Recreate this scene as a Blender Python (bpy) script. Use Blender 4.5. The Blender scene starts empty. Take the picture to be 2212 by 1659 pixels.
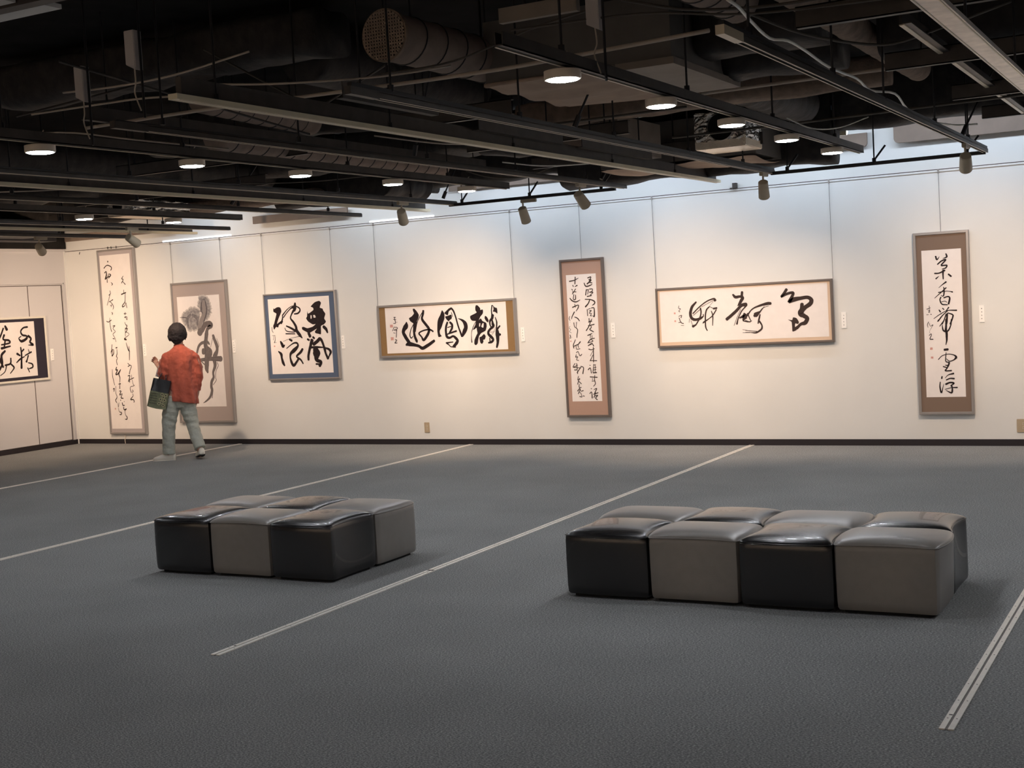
import bpy, bmesh, math, random, json
from mathutils import Vector, Matrix, noise
from mathutils.geometry import tessellate_polygon
random.seed(7)
PI=math.pi
SC=bpy.context.scene
COL=SC.collection
DATA=json.loads(r'''{"cam":{"f":2.8446176748713508,"R":[[0.878508856339959,0.47436028865967583,-0.056608355169235555],[0.01974609034879753,0.08233815017092151,0.9964088121561189],[-0.4773177990062747,0.8764717597099975,-0.06296803302204843]]},"frames":{"f1":{"o":[-13.094,-12.446,0.131,2.571],"p":[-13.058,-12.523,0.204,2.499],"ink":[[0,"ink",[148,2214,20,149,2204,15]],[0,"ink",[71,2127,14,107,2155,12,146,2162,13,199,2139,13,205,2114,14,189,2093,12]],[0,"ink",[76,2066,15,105,2082,13,106,2036,20,84,1989,22,125,2010,13,146,2050,9]],[0,"ink",[157,2049,11,182,2031,17,140,1993,11]],[0,"ink",[78,1985,20,159,2021,9]],[0,"ink",[113,1995,9,112,1939,14]],[0,"ink",[178,1935,7,203,1913,13,185,1898,8]],[0,"ink",[145,1828,8,152,1791,10,122,1768,12,142,1775,8,110,1704,8,79,1639,8]],[0,"ink",[188,1708,12,118,1680,8]],[0,"ink",[125,1691,8,171,1653,10,189,1611,10,174,1578,5]],[0,"ink",[135,1630,8,159,1641,8,147,1613,8]],[0,"ink",[149,1545,7,163,1528,13,156,1510,7]],[0,"ink",[108,1473,6,103,1421,9,107,1356,10,122,1290,12]],[0,"ink",[46,1430,10,80,1418,10,133,1442,11]],[0,"ink",[152,1362,10,191,1365,10,151,1330,8,188,1288,8,143,1257,8,160,1224,8,178,1191,7,188,1154,8]],[0,"ink",[137,1197,13,167,1191,8]],[0,"ink",[401,2006,8,373,1972,13,397,1961,11,365,1916,12]],[0,"ink",[384,1939,9,428,1895,12]],[0,"ink",[393,1826,8,393,1786,10]],[0,"ink",[347,1769,16,426,1789,15]],[0,"ink",[414,1785,10,406,1705,10,397,1666,12,351,1624,13,355,1605,15,395,1622,9,414,1657,8,427,1590,10]],[0,"ink",[389,1534,8,385,1498,10]],[0,"ink",[367,1514,12,409,1517,8]],[0,"ink",[371,1466,13,415,1472,8,411,1432,8,386,1481,8]],[0,"ink",[370,1402,8,383,1369,10,405,1356,12,379,1313,13,410,1320,10,374,1265,12]],[0,"ink",[370,1329,8,362,1217,7]],[0,"ink",[374,1281,8,429,1242,7,345,1193,7]],[0,"ink",[345,1185,31,372,1174,22]],[0,"ink",[112,1117,10,83,1003,8]],[0,"ink",[85,1022,14,129,1053,8,130,1002,13,99,965,14]],[0,"ink",[112,1062,8,97,969,13]],[0,"ink",[177,1072,16,200,1076,13]],[0,"ink",[192,1055,6,192,1000,10,173,958,10,192,941,8,170,899,10,182,847,10]],[0,"ink",[162,818,13,147,780,16,176,780,14,141,721,18,188,728,14]],[0,"ink",[176,729,13,237,787,8,196,728,14,208,677,13,199,617,8]],[0,"ink",[84,790,6,80,697,10,105,581,8]],[0,"ink",[174,592,8,214,596,13]],[0,"ink",[198,609,8,191,533,13]],[0,"ink",[181,499,10,210,498,13,182,448,13,230,464,8,201,413,14,240,402,14]],[0,"ink",[68,526,8,93,537,14,83,496,10]],[0,"ink",[125,568,6,115,474,8,133,423,10,102,380,13,119,344,10]],[0,"ink",[190,379,14,195,377,14]],[0,"ink",[251,360,10,255,358,10]],[0,"ink",[217,345,13,225,311,14,255,310,12]],[0,"ink",[136,337,6,142,286,6,160,346,6]],[0,"ink",[141,277,6,153,226,8,187,217,13,182,190,14,155,188,10]],[0,"ink",[235,289,10,242,251,14,284,263,13,254,234,8,261,182,8,285,152,14,275,123,13,247,127,10]],[0,"ink",[366,1134,8,390,1053,14,406,1027,14,412,1086,6]],[0,"ink",[414,1027,13,402,905,9]],[0,"ink",[368,864,10,404,833,10]],[0,"ink",[369,821,13,410,837,9,428,820,10,401,774,10,382,724,13]],[0,"ink",[356,697,14,388,698,14,357,623,14]],[0,"ink",[375,656,10,376,614,14]],[0,"ink",[420,710,6,420,655,8]],[0,"ink",[386,648,11,456,671,10]],[0,"ink",[422,647,6,436,587,8,451,566,8,390,554,7,378,521,10,391,478,10]],[0,"ink",[412,512,9,429,494,8,405,478,8]],[0,"ink",[412,461,8,421,435,8,370,385,14,414,385,13,432,363,13,423,346,9]],[2,"seal",[76,257,95,276]]]},"f2":{"o":[-11.854,-10.942,0.275,2.068],"p":[-11.764,-11.068,0.48,1.888],"ink":[[1,"wash_light",[[364,1382,398,1398,431,1399,468,1396,503,1375,522,1349,532,1330,529,1311,541,1291,543,1266,550,1240,542,1216,544,1190,525,1166,511,1147,488,1123,470,1108,444,1087,416,1057,386,1001,343,990,330,1028,352,1085,382,1134,403,1184,391,1229,368,1249,337,1276,355,1294,345,1320,368,1338]]],[1,"wash_light",[[76,1167,95,1192,130,1212,165,1224,192,1248,227,1259,251,1251,273,1264,302,1255,333,1238,372,1209,358,1186,363,1154,345,1091,329,1054,312,1010,285,986,259,974,227,988,175,971,144,1004,138,1030,99,1057,89,1083,70,1109,64,1135]]],[0,"wash_mid",[389,1210,37,415,1310,40,444,1353,36,464,1308,44,473,1225,44,451,1163,51,404,1101,58]],[0,"wash_mid",[211,1174,37,155,1119,44,162,1016,22]],[0,"wash_mid",[244,1172,37,314,1124,44,314,1035,22]],[0,"wash_pale",[438,1334,44,437,1284,51,440,1220,58,417,1152,58,377,1084,58,351,1021,66,339,983,59]],[0,"wash_dark",[27,1145,4,74,1146,9,140,1138,13]],[0,"wash_dark",[417,1335,7,400,1286,10,398,1222,9,411,1184,10]],[0,"wash_dark",[470,1326,7,484,1256,9,473,1181,9,447,1119,10,387,1007,7]],[0,"wash_grey",[338,932,81,357,957,81,392,981,66,448,1042,66,514,1046,80,532,1020,65,475,984,44,454,928,58,440,865,58,425,802,66,428,738,66,432,649,66]],[0,"wash_grey",[558,899,36,577,841,45,604,777,48,607,714,44,577,658,65,558,633,65]],[0,"wash_grey",[273,686,29,301,755,35,342,799,37,402,817,40,460,817,36,486,790,22]],[0,"wash_grey",[385,721,59,381,683,59]],[0,"wash_grey",[454,750,37,499,711,44,498,654,44]],[0,"wash_grey",[547,868,7,503,749,6]],[0,"wash_grey",[612,859,5,641,782,7,625,732,7]],[0,"wash_dark",[459,985,10,509,996,9,549,1026,10,540,1058,7]],[0,"wash_dark",[437,929,6,417,802,6,414,675,6]],[0,"wash_grey",[438,716,66,434,627,73,422,545,70,416,481,62,428,433,26]],[0,"wash_grey",[498,695,58,476,639,66,440,601,44]],[0,"wash_grey",[310,592,44,407,602,44,523,605,58,605,603,65,658,601,72]],[0,"wash_grey",[338,572,13,400,526,18]],[0,"wash_grey",[328,554,12,348,502,22]],[0,"wash_grey",[573,661,58,550,592,58,556,516,48,517,434,34,518,370,34,484,320,41,470,257,41,478,206,41,451,142,34,419,104,29,357,64,18,318,48,4]],[0,"wash_grey",[592,559,9,606,514,9,566,452,9,550,370,9,557,331,9,502,275,7]],[0,"wash_grey",[488,180,7,469,110,12]],[0,"wash_dark",[532,618,4,655,621,4]],[0,"wash_dark",[521,586,4,643,577,4]],[0,"wash_dark",[407,692,4,387,565,4]]]},"f3":{"o":[-10.369,-9.289,0.793,1.849],"p":[-10.303,-9.383,0.867,1.785],"ink":[[1,"ink",[[83,809,92,797,133,815,168,817,191,804,200,765,180,727,151,681,121,620,146,603,134,570,103,577,70,545,59,591,77,621,114,714,121,737,112,745,79,763,76,786]]],[0,"ink",[104,589,23,156,618,26,202,640,30]],[0,"ink",[187,617,23,210,678,19,211,717,12]],[0,"ink",[215,717,18,287,780,12,349,814,9,393,821,12]],[0,"ink",[226,689,14,284,745,12,347,793,16,397,806,38]],[0,"ink",[415,852,26,405,794,52,395,764,35]],[0,"ink",[426,816,14,473,791,19,482,760,21,448,729,21,394,723,16]],[0,"ink",[383,764,31,350,719,19,333,673,21,372,625,30,406,569,33,412,522,40,455,466,40,489,429,14]],[0,"ink",[261,583,18,327,555,26,401,515,30]],[0,"ink",[235,560,9,256,524,11,323,508,11,381,504,12]],[0,"ink",[245,489,14,384,483,12]],[0,"ink",[454,449,7,326,433,4,196,397,4]],[0,"ink",[296,417,23,328,402,30]],[0,"ink",[156,397,21,174,367,39,191,335,35,217,353,12]],[0,"ink",[112,278,12,153,242,39,159,194,30,174,139,39,193,103,23]],[0,"ink",[242,310,11,304,347,12,360,372,19,404,370,24,418,339,26,384,305,44,342,275,49,301,245,35,289,198,25,302,143,35,332,99,35,380,141,30,417,178,26,449,161,23,477,119,17]],[0,"ink",[482,294,31,448,256,33,386,211,23,422,179,26]],[0,"ink",[38,576,7,39,529,7,57,511,5]],[0,"ink",[32,474,4,84,472,4]],[0,"ink",[65,479,4,49,418,5]],[0,"ink",[83,463,4,70,402,7,57,386,4,92,388,4]],[1,"ink",[[647,802,708,849,776,863,802,837,779,784,820,767,828,744,856,704,834,651,857,612,824,579,780,561,772,465,729,471,692,480,684,500,715,533,601,484,546,505,499,530,495,557,521,562,577,543,656,559,701,588,658,586,594,623,566,663,582,685,590,747,603,717,681,758,679,785],[633,695,652,694,649,659,633,656],[676,697,700,696,710,668,679,666]]],[0,"ink",[817,552,39,852,520,39,870,479,21]],[0,"ink",[590,484,40,608,443,40]],[0,"ink",[567,411,26,590,399,26]],[0,"ink",[650,434,26,668,418,26]],[0,"ink",[633,397,48,608,336,40,584,275,36,565,214,33,562,163,31]],[0,"ink",[652,346,43,708,379,43,748,409,40,775,388,36,795,338,31,812,283,34,824,229,29,852,170,34]],[0,"ink",[820,297,19,871,281,29,898,246,34,874,204,19,857,168,14]],[0,"ink",[616,309,26,683,311,29,787,306,15]],[0,"ink",[672,288,69,687,241,112,683,195,74,685,154,48,745,131,40,722,85,40]],[0,"ink",[671,108,22,743,106,19]],[2,"seal",[50,335,71,350]]]},"f4":{"o":[-8.701,-6.873,1.017,1.63],"p":[-8.595,-6.991,1.068,1.597],"ink":[[0,"ink",[290,352,17,281,311,60,249,271,49,239,236,42,263,188,44,290,146,44,314,119,34]],[0,"ink",[265,93,20,305,103,51,366,92,39,438,74,34,484,47,39,534,66,38,590,94,37,650,128,31]],[0,"ink",[409,352,50,396,291,43,386,240,31,391,189,31,412,136,33,416,118,17]],[0,"ink",[380,323,9,342,263,10,326,201,14,342,169,13,367,190,9]],[0,"ink",[404,240,9,433,341,10,470,401,9,507,450,11,530,475,14]],[0,"ink",[527,475,28,521,440,28,503,394,28,513,363,33,552,316,33,585,273,33,589,243,33,561,193,33,509,141,31,482,180,20,451,217,20,480,239,17,541,255,17,602,257,19,642,235,20]],[0,"ink",[116,416,7,144,416,7]],[0,"ink",[129,421,7,130,390,9,141,353,9,108,348,6]],[0,"ink",[111,395,7,149,389,6]],[0,"ink",[156,360,5,163,360,5]],[0,"ink",[117,308,7,89,261,7]],[0,"ink",[123,302,6,154,301,7,159,284,7,115,277,6]],[0,"ink",[108,267,7,153,265,7]],[0,"ink",[148,281,8,136,185,9]],[0,"ink",[100,240,6,125,234,6]],[0,"ink",[119,162,7,143,150,7,110,121,7,144,120,8]],[0,"ink",[131,157,5,122,121,6]],[1,"ink",[[387,505,411,503,442,469,463,432,454,391,421,347,384,337,343,363,327,392,334,404,365,418,398,450,388,481]]],[1,"ink",[[778,471,805,432,804,376,783,331,758,277,732,237,735,201,754,176,709,169,699,238,709,340,724,380,751,419]]],[2,"seal",[60,302,100,334]],[2,"seal",[60,153,100,189]],[1,"ink",[[811,442,867,485,901,497,913,480,868,454,850,409,810,431]]],[1,"ink",[[814,396,844,402,898,415,901,372,870,353,857,340,829,365]]],[0,"ink",[903,488,20,930,451,21,954,380,19,977,288,19,1002,216,22,1019,165,24]],[0,"ink",[1025,165,22,1054,214,49,1078,264,50,1067,314,43,1034,346,25,983,369,4]],[0,"ink",[900,438,8,914,391,7]],[0,"ink",[839,329,25,817,274,27,813,214,27,823,168,33,856,154,27,904,170,25,938,148,33,960,117,33,940,87,38,902,53,31]],[0,"ink",[874,328,25,899,301,30,893,256,27,857,209,20]],[0,"ink",[838,271,10,883,282,10]],[0,"ink",[829,195,15,884,211,19,951,227,21]],[0,"ink",[810,97,20,852,101,15,900,105,10]],[0,"ink",[816,92,15,845,73,12,867,53,12,928,46,14]],[0,"ink",[1207,319,5,1171,260,8,1148,201,6,1144,141,8,1146,93,14]],[0,"ink",[1431,493,16,1420,439,14,1423,386,16]],[0,"ink",[1432,384,36,1421,349,32,1393,321,25,1391,281,17,1401,256,14]],[0,"ink",[1421,339,14,1428,289,32,1432,262,32,1390,231,27,1365,202,27,1369,172,32,1407,136,32,1422,111,27,1398,87,27,1360,80,19]],[0,"ink",[1378,132,12,1381,87,16]],[0,"ink",[1463,361,9,1478,307,18,1474,248,20,1479,188,48,1480,128,43,1477,79,32,1462,27,23]],[0,"ink",[1481,228,21,1515,262,19]],[0,"ink",[1477,168,43,1516,167,24]],[0,"ink",[1371,200,4,1428,200,4,1460,248,3]],[0,"ink",[1409,171,4,1451,209,3]],[1,"ink",[[1225,505,1248,502,1277,470,1279,450,1308,454,1313,429,1304,404,1274,376,1242,332,1167,334,1143,361,1142,386,1160,396,1228,423,1215,448,1215,483]]],[1,"ink",[[1278,355,1299,325,1344,303,1348,263,1332,219,1308,205,1273,191,1242,157,1228,112,1219,78,1195,58,1176,74,1181,119,1208,168,1224,193,1218,233,1217,253,1177,231,1172,240,1204,289,1213,333,1248,337],[1254,301,1269,300,1262,266,1250,267],[1298,302,1312,298,1303,251,1278,265]]],[1,"ink",[[1247,142,1276,156,1307,180,1328,154,1314,119,1292,115,1296,95,1276,70,1254,86]]],[1,"ink",[[1335,383,1359,367,1377,331,1367,306,1345,323,1327,353]]],[1,"ink",[[1437,501,1463,471,1492,460,1494,400,1465,419,1437,425,1447,447,1446,472]]]]},"f5":{"o":[-6.305,-5.792,0.305,2.008],"p":[-6.234,-5.882,0.476,1.841],"ink":[[0,"ink",[257,1321,11,295,1329,11,274,1279,11,305,1265,11]],[0,"ink",[269,1302,10,295,1295,14,247,1258,14]],[0,"ink",[212,1269,10,227,1237,13,259,1234,13,304,1250,9]],[0,"ink",[235,1200,10,222,1140,11]],[0,"ink",[237,1191,6,258,1196,9,247,1148,7]],[0,"ink",[269,1201,9,306,1200,9,299,1176,9,267,1167,9]],[0,"ink",[280,1166,9,311,1165,9,278,1138,9]],[0,"ink",[240,1124,11,291,1132,11]],[0,"ink",[214,1096,9,275,1090,11,321,1069,14,322,1045,13,296,1028,8]],[0,"ink",[269,1088,11,248,1049,13,213,1015,16]],[0,"ink",[232,987,9,234,918,9]],[0,"ink",[244,988,7,270,996,7]],[0,"ink",[282,999,9,314,995,11,311,910,14,296,916,6]],[0,"ink",[256,969,7,281,973,7,254,946,7,280,940,7,265,918,7,287,917,6]],[0,"ink",[248,890,9,249,856,11]],[0,"ink",[282,883,7,263,856,10]],[0,"ink",[239,850,10,280,859,10]],[0,"ink",[263,861,10,246,811,11,208,760,11]],[0,"ink",[234,811,9,305,824,11]],[0,"ink",[260,816,9,270,793,9,250,771,11,293,745,11]],[0,"ink",[39,1297,12,100,1306,10,146,1326,6]],[0,"ink",[111,1340,11,103,1265,11]],[0,"ink",[76,1254,9,83,1238,9]],[0,"ink",[102,1237,7,129,1249,13]],[0,"ink",[62,1212,9,71,1199,9]],[0,"ink",[108,1212,9,66,1159,10]],[0,"ink",[67,1182,9,112,1181,9]],[0,"ink",[84,1154,9,75,1103,9,100,1102,11,103,1147,9]],[0,"ink",[34,1116,10,61,1087,13,105,1073,13,154,1092,6]],[0,"ink",[60,1017,12,128,1038,10,126,1009,11,99,974,6]],[0,"ink",[88,1051,7,93,1016,9]],[0,"ink",[79,966,12,51,922,10,39,892,7]],[0,"ink",[79,912,9,113,896,12,134,868,10]],[0,"ink",[66,851,9,70,812,8,88,799,6,99,856,7]],[0,"ink",[88,797,9,106,771,9,96,720,10,93,689,9]],[0,"ink",[20,923,6,12,895,7,23,876,6]],[0,"ink",[19,860,4,22,858,4]],[0,"ink",[16,815,4,6,792,4,25,780,4,7,758,4,29,744,4]],[0,"ink",[17,723,4,20,700,5,6,692,4]],[0,"ink",[222,708,10,273,727,9]],[0,"ink",[255,719,7,251,678,7]],[0,"ink",[272,707,7,270,677,7]],[0,"ink",[223,634,10,257,668,9,301,675,9]],[0,"ink",[257,666,7,280,644,8,217,628,7]],[0,"ink",[221,599,9,267,621,9,285,592,11]],[0,"ink",[273,620,7,221,597,7]],[0,"ink",[225,561,9,256,553,9,294,564,7]],[0,"ink",[280,579,9,278,502,10,274,420,9]],[0,"ink",[274,542,5,239,486,5]],[0,"ink",[234,434,9,272,497,7]],[0,"ink",[243,437,7,313,434,9]],[0,"ink",[228,388,9,233,385,9]],[0,"ink",[206,341,10,232,358,9,243,303,10]],[0,"ink",[274,400,6,261,308,9]],[0,"ink",[272,387,6,298,393,6]],[0,"ink",[270,359,6,302,365,7]],[0,"ink",[269,336,6,300,342,7]],[0,"ink",[264,305,10,303,308,13]],[0,"ink",[291,388,6,286,307,7]],[0,"ink",[224,263,9,309,257,10]],[0,"ink",[281,280,7,275,229,9,283,189,9,259,160,7]],[0,"ink",[251,245,6,253,228,6]],[0,"ink",[243,217,7,282,218,6]],[0,"ink",[229,137,9,235,134,9]],[0,"ink",[210,83,9,233,98,9,236,34,12]],[0,"ink",[263,125,7,295,136,9,267,85,9]],[0,"ink",[254,74,9,309,91,10]],[0,"ink",[280,92,9,258,40,10]],[0,"ink",[271,57,7,303,63,9,276,34,9,295,16,11]],[0,"ink",[9,722,5,20,686,5,5,685,4]],[0,"ink",[31,695,4,34,693,4]],[0,"ink",[74,668,7,46,612,10,50,577,10]],[0,"ink",[45,594,9,97,616,9]],[0,"ink",[131,644,12,102,610,9,108,580,7]],[0,"ink",[77,604,7,82,565,7,123,570,7]],[0,"ink",[75,527,7,98,539,7,116,494,8,142,509,8]],[0,"ink",[74,507,7,66,479,9,90,484,6,75,451,7,100,443,7]],[0,"ink",[53,410,9,39,394,7,31,371,10,83,393,7]],[0,"ink",[73,411,9,75,347,9,42,342,9]],[0,"ink",[32,371,7,108,363,7]],[0,"ink",[72,312,9,121,370,9]],[0,"ink",[120,380,7,152,363,10,141,299,12]],[0,"ink",[80,335,7,78,301,10]],[0,"ink",[87,273,7,75,239,7]],[0,"ink",[74,232,7,104,244,7]],[0,"ink",[95,250,7,71,186,9]],[0,"ink",[86,220,7,117,191,9]],[0,"ink",[90,186,7,88,153,9,115,151,7]],[0,"ink",[67,112,9,94,140,9,106,111,7,135,117,9]],[0,"ink",[96,128,7,74,83,9]],[0,"ink",[91,100,7,104,88,6]],[0,"ink",[106,88,6,115,49,7,89,54,9]],[0,"ink",[132,60,9,144,56,9]],[2,"seal",[11,646,26,660]]]},"f6":{"o":[-5.21,-3.362,1.022,1.64],"p":[-5.166,-3.412,1.077,1.605],"ink":[[0,"ink",[398,403,16,355,361,28,335,314,31,330,275,31,344,238,30,384,223,28,436,234,25,471,256,11]],[0,"ink",[469,274,10,471,256,9]],[0,"ink",[441,340,15,446,299,15,432,246,15,387,175,15,350,156,28]],[0,"ink",[357,287,12,432,353,13,517,407,13,589,427,18,603,410,30]],[0,"ink",[361,268,5,441,328,6]],[0,"ink",[453,351,4,536,390,4,588,412,5]],[0,"ink",[540,357,3,582,399,3]],[0,"ink",[318,236,4,311,197,4]],[0,"ink",[332,216,5,346,171,5]],[0,"ink",[537,348,12,507,320,15,492,268,14,488,190,14,490,137,14,504,107,11]],[0,"ink",[539,352,5,594,320,6]],[0,"ink",[581,327,19,616,332,19]],[0,"ink",[610,315,12,570,259,12,528,227,10,475,196,18,458,183,5]],[0,"ink",[557,303,9,570,254,12,563,156,7]],[0,"ink",[208,374,5,204,348,5,225,342,5,205,320,5,215,311,7]],[0,"ink",[200,265,5,233,274,7,225,249,8]],[0,"ink",[204,250,7,223,201,8,249,189,9]],[0,"ink",[197,201,7,228,205,5]],[0,"ink",[221,171,4,253,167,4]],[0,"ink",[891,479,26,886,441,27]],[0,"ink",[794,458,19,821,432,30,866,436,25,895,422,32,878,394,32,857,361,27,837,343,5]],[0,"ink",[926,351,42,879,346,32,819,291,31,762,246,31,717,213,32]],[0,"ink",[923,334,14,878,289,12,840,219,12,822,161,18]],[0,"ink",[869,307,5,825,223,5,791,145,4]],[0,"ink",[853,220,13,896,238,32,911,249,47,900,216,37,889,197,18]],[0,"ink",[937,262,14,950,233,10]],[0,"ink",[889,190,12,938,175,8]],[0,"ink",[879,102,4,957,85,5]],[0,"ink",[878,72,3,956,69,4]],[2,"seal",[149,290,168,307]],[2,"seal",[150,209,169,226]],[0,"ink",[1180,351,28,1150,352,30,1090,340,23,1019,319,15,976,293,12,946,256,16,920,233,27,914,218,32]],[0,"ink",[946,240,10,968,189,10]],[0,"ink",[913,191,10,953,177,12,979,186,6]],[0,"ink",[1114,324,6,1078,282,10,1026,246,48,1008,234,27]],[0,"ink",[1067,278,6,1099,310,5,1160,328,4]],[0,"ink",[1067,244,14,1054,198,18,1043,157,13]],[0,"ink",[1058,177,19,1081,138,15,1079,105,18,1053,82,18,1013,64,15,958,71,5,908,73,5]],[0,"ink",[909,92,5,1028,78,8]],[0,"ink",[1348,481,29,1321,444,26,1292,411,21,1350,437,25,1411,446,28,1403,411,31,1382,374,36,1369,356,29,1416,377,45,1484,387,36,1556,393,34,1593,363,41,1577,326,43,1528,296,41,1488,260,57,1482,231,52,1515,211,43,1544,186,41,1522,144,41,1478,132,29,1437,95,29]],[0,"ink",[1498,330,34,1494,283,41]],[1,"ink",[[1403,202,1437,193,1460,152,1449,135,1422,141,1418,106,1443,119,1457,99,1422,70,1391,63,1389,107,1388,136,1384,160,1351,182,1392,176]]]]},"f7":{"o":[-2.58,-2.077,0.3,2.018],"p":[-2.508,-2.15,0.466,1.85],"ink":[[0,"ink",[129,1324,15,140,1292,13,163,1320,3]],[0,"ink",[223,1342,12,229,1313,15,193,1299,4]],[0,"ink",[144,1249,12,181,1278,13,220,1287,13,177,1239,13,202,1235,13,228,1234,13,217,1211,12,184,1202,7]],[0,"ink",[115,1165,13,156,1166,13,206,1188,17]],[0,"ink",[194,1191,17,190,1158,15,191,1109,11]],[0,"ink",[125,1115,13,151,1136,5]],[0,"ink",[239,1151,14,262,1130,17]],[0,"ink",[215,1080,15,179,1055,8,147,1028,4]],[0,"ink",[190,1033,7,193,1016,6]],[0,"ink",[214,1026,11,160,979,9,107,934,5]],[0,"ink",[194,1027,9,195,988,12,186,950,11,165,957,4]],[0,"ink",[143,985,10,203,994,7,245,991,6,270,983,13]],[0,"ink",[164,940,11,154,914,11,172,874,12,221,866,9]],[0,"ink",[190,933,11,228,943,12,243,926,15,231,874,17]],[0,"ink",[168,896,7,200,901,6,216,890,6]],[0,"ink",[143,821,10,154,803,13]],[0,"ink",[176,835,11,188,823,8]],[0,"ink",[231,841,12,207,811,7]],[0,"ink",[301,811,13,218,812,7,153,782,7,92,742,5]],[0,"ink",[223,812,8,174,770,10,130,716,11]],[0,"ink",[222,790,9,264,771,13,263,744,14,240,685,14]],[0,"ink",[206,780,11,183,720,10,166,688,11]],[0,"ink",[217,785,13,209,719,20,203,687,20]],[0,"ink",[31,834,6,65,844,5]],[0,"ink",[55,864,4,54,835,5]],[0,"ink",[42,819,4,60,825,5,47,803,5,62,808,4]],[0,"ink",[29,781,6,47,781,3]],[0,"ink",[66,785,7,71,781,7]],[0,"ink",[44,714,4,33,694,4]],[0,"ink",[204,730,19,202,673,17,197,621,24]],[0,"ink",[251,728,11,243,671,11,214,620,14,176,627,14,166,680,6]],[0,"ink",[184,720,11,143,668,7]],[0,"ink",[134,727,11,125,712,6]],[0,"ink",[204,621,22,204,569,20,202,529,14,194,492,6]],[0,"ink",[179,446,21,209,448,22]],[0,"ink",[120,355,7,156,390,7,212,404,7,262,394,10,282,373,21,260,348,11,221,337,8,194,360,6]],[0,"ink",[193,419,7,187,339,9,221,325,10]],[0,"ink",[218,323,15,208,298,15,181,301,6]],[0,"ink",[162,288,10,196,274,11,179,248,11,235,248,14]],[0,"ink",[211,298,14,185,255,11]],[0,"ink",[149,195,11,145,176,15]],[0,"ink",[130,143,8,126,97,13,138,41,13,161,125,3]],[0,"ink",[176,179,4,205,208,8,253,220,17]],[0,"ink",[186,161,11,221,175,12,258,172,14]],[0,"ink",[181,121,18,219,136,15,254,129,15,225,106,8,235,95,8]],[0,"ink",[172,72,6,223,86,8,282,88,14]],[0,"ink",[235,106,10,237,66,15,227,40,16,178,63,4]],[0,"ink",[44,711,4,32,686,5,37,661,4]],[0,"ink",[49,701,4,59,673,4,83,685,5,70,661,3,51,627,2,52,608,3]],[0,"ink",[45,585,6,62,600,6,65,586,6,50,552,8,79,548,8]],[2,"seal",[49,449,72,471]],[2,"seal",[53,366,75,385]]]},"f0":{"o":[10.484,12.384,0.91,1.751],"p":[10.679,12.19,0.977,1.688],"ink":[[0,"ink",[1398,640,25,1332,632,22,1285,588,22,1309,540,27,1372,525,25,1369,491,33,1286,460,35,1247,500,16,1285,524,14]],[0,"ink",[1401,524,33,1442,487,28,1422,442,28,1470,404,30,1390,406,7]],[0,"ink",[1264,381,22,1270,300,27,1261,208,27,1252,116,33]],[0,"ink",[1199,304,32,1244,278,22]],[0,"ink",[1312,355,22,1273,323,19]],[0,"ink",[1180,190,14,1242,232,24,1317,262,11]],[0,"ink",[1384,351,8,1395,315,14]],[0,"ink",[1325,273,16,1431,313,22]],[0,"ink",[1376,270,22,1357,224,19,1339,191,30]],[0,"ink",[1367,177,14,1430,155,22,1433,114,22,1373,98,14]],[0,"ink",[1352,109,19,1376,54,14]],[0,"ink",[1044,667,29,1067,621,40]],[0,"ink",[1013,640,24,962,546,24,914,481,18]],[0,"ink",[1019,555,29,999,499,24,1082,483,29,1092,448,24,964,432,19]],[0,"ink",[960,387,34,1102,407,19]],[0,"ink",[1025,475,24,1002,385,24]],[0,"ink",[1012,350,29,951,297,34,955,194,29,905,118,32]],[0,"ink",[902,289,34,964,148,29]],[0,"ink",[1094,253,21,1080,185,24,994,169,21]],[0,"ink",[1023,178,19,986,89,13,912,44,11]],[0,"ink",[1080,185,21,1132,136,24,1115,103,16,1068,60,13]]]}},"cards":{"f0":[12.474,1.233],"f1":[-12.406,1.23],"f2":[-10.908,1.227],"f3":[-9.24,1.225],"f4":[-6.813,1.224],"f5":[-5.726,1.226],"f6":[-3.27,1.228],"f7":[-1.989,1.234]},"wires":[["f2","left",-11.83,2.594],["f2","right",-11.018,2.588],["f3","left",-10.358,2.591],["f3","right",-9.325,2.592],["f4","left",-8.701,2.592],["f4","right",-6.895,2.589],["f5","mid",-6.05,2.583],["f6","left",-5.21,2.594],["f6","right",-3.36,2.598],["f7","mid",-2.332,2.605]],"outA":[-8.135,12.833,0.196],"outB":[-1.676,12.833,0.187],"clip":[-4.3,12.833,2.621],"clipB":[-13.24,12.833,2.59],"cableend":[-12.857,12.833,0.051]}''')
# ---------------------------------------------------------------- camera, world, exposure
EYE=Vector((0,0,1.6))
r_,u_,f_=[Vector(t) for t in DATA['cam']['R']]
cam=bpy.data.cameras.new('camera'); camo=bpy.data.objects.new('camera',cam); COL.objects.link(camo)
cam.sensor_width=36.0; cam.lens=DATA['cam']['f']*1000/2212*36.0; cam.clip_end=100
M=Matrix((r_,u_,-f_)).transposed().to_4x4(); M.translation=EYE
camo.matrix_world=M
SC.camera=camo
w=bpy.data.worlds.new('world'); SC.world=w; w.use_nodes=True
w.node_tree.nodes['Background'].inputs[0].default_value=(0.75,0.85,1,1)
w.node_tree.nodes['Background'].inputs[1].default_value=0.0
SC.view_settings.view_transform='Standard'; SC.view_settings.look='None'; SC.view_settings.gamma=1
SC.view_settings.use_curve_mapping=False
SC.view_settings.exposure=0.55
WARM=(1.0,0.735,0.52); COOL=(0.93,0.95,1.0)
SPOT_W=112.0; DISC_E=110.0; WASH_E=20.0
XL=-13.731; YW=12.833; XR=5.5; YF=-3.6; ZC=3.55; ZT=2.61
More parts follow.
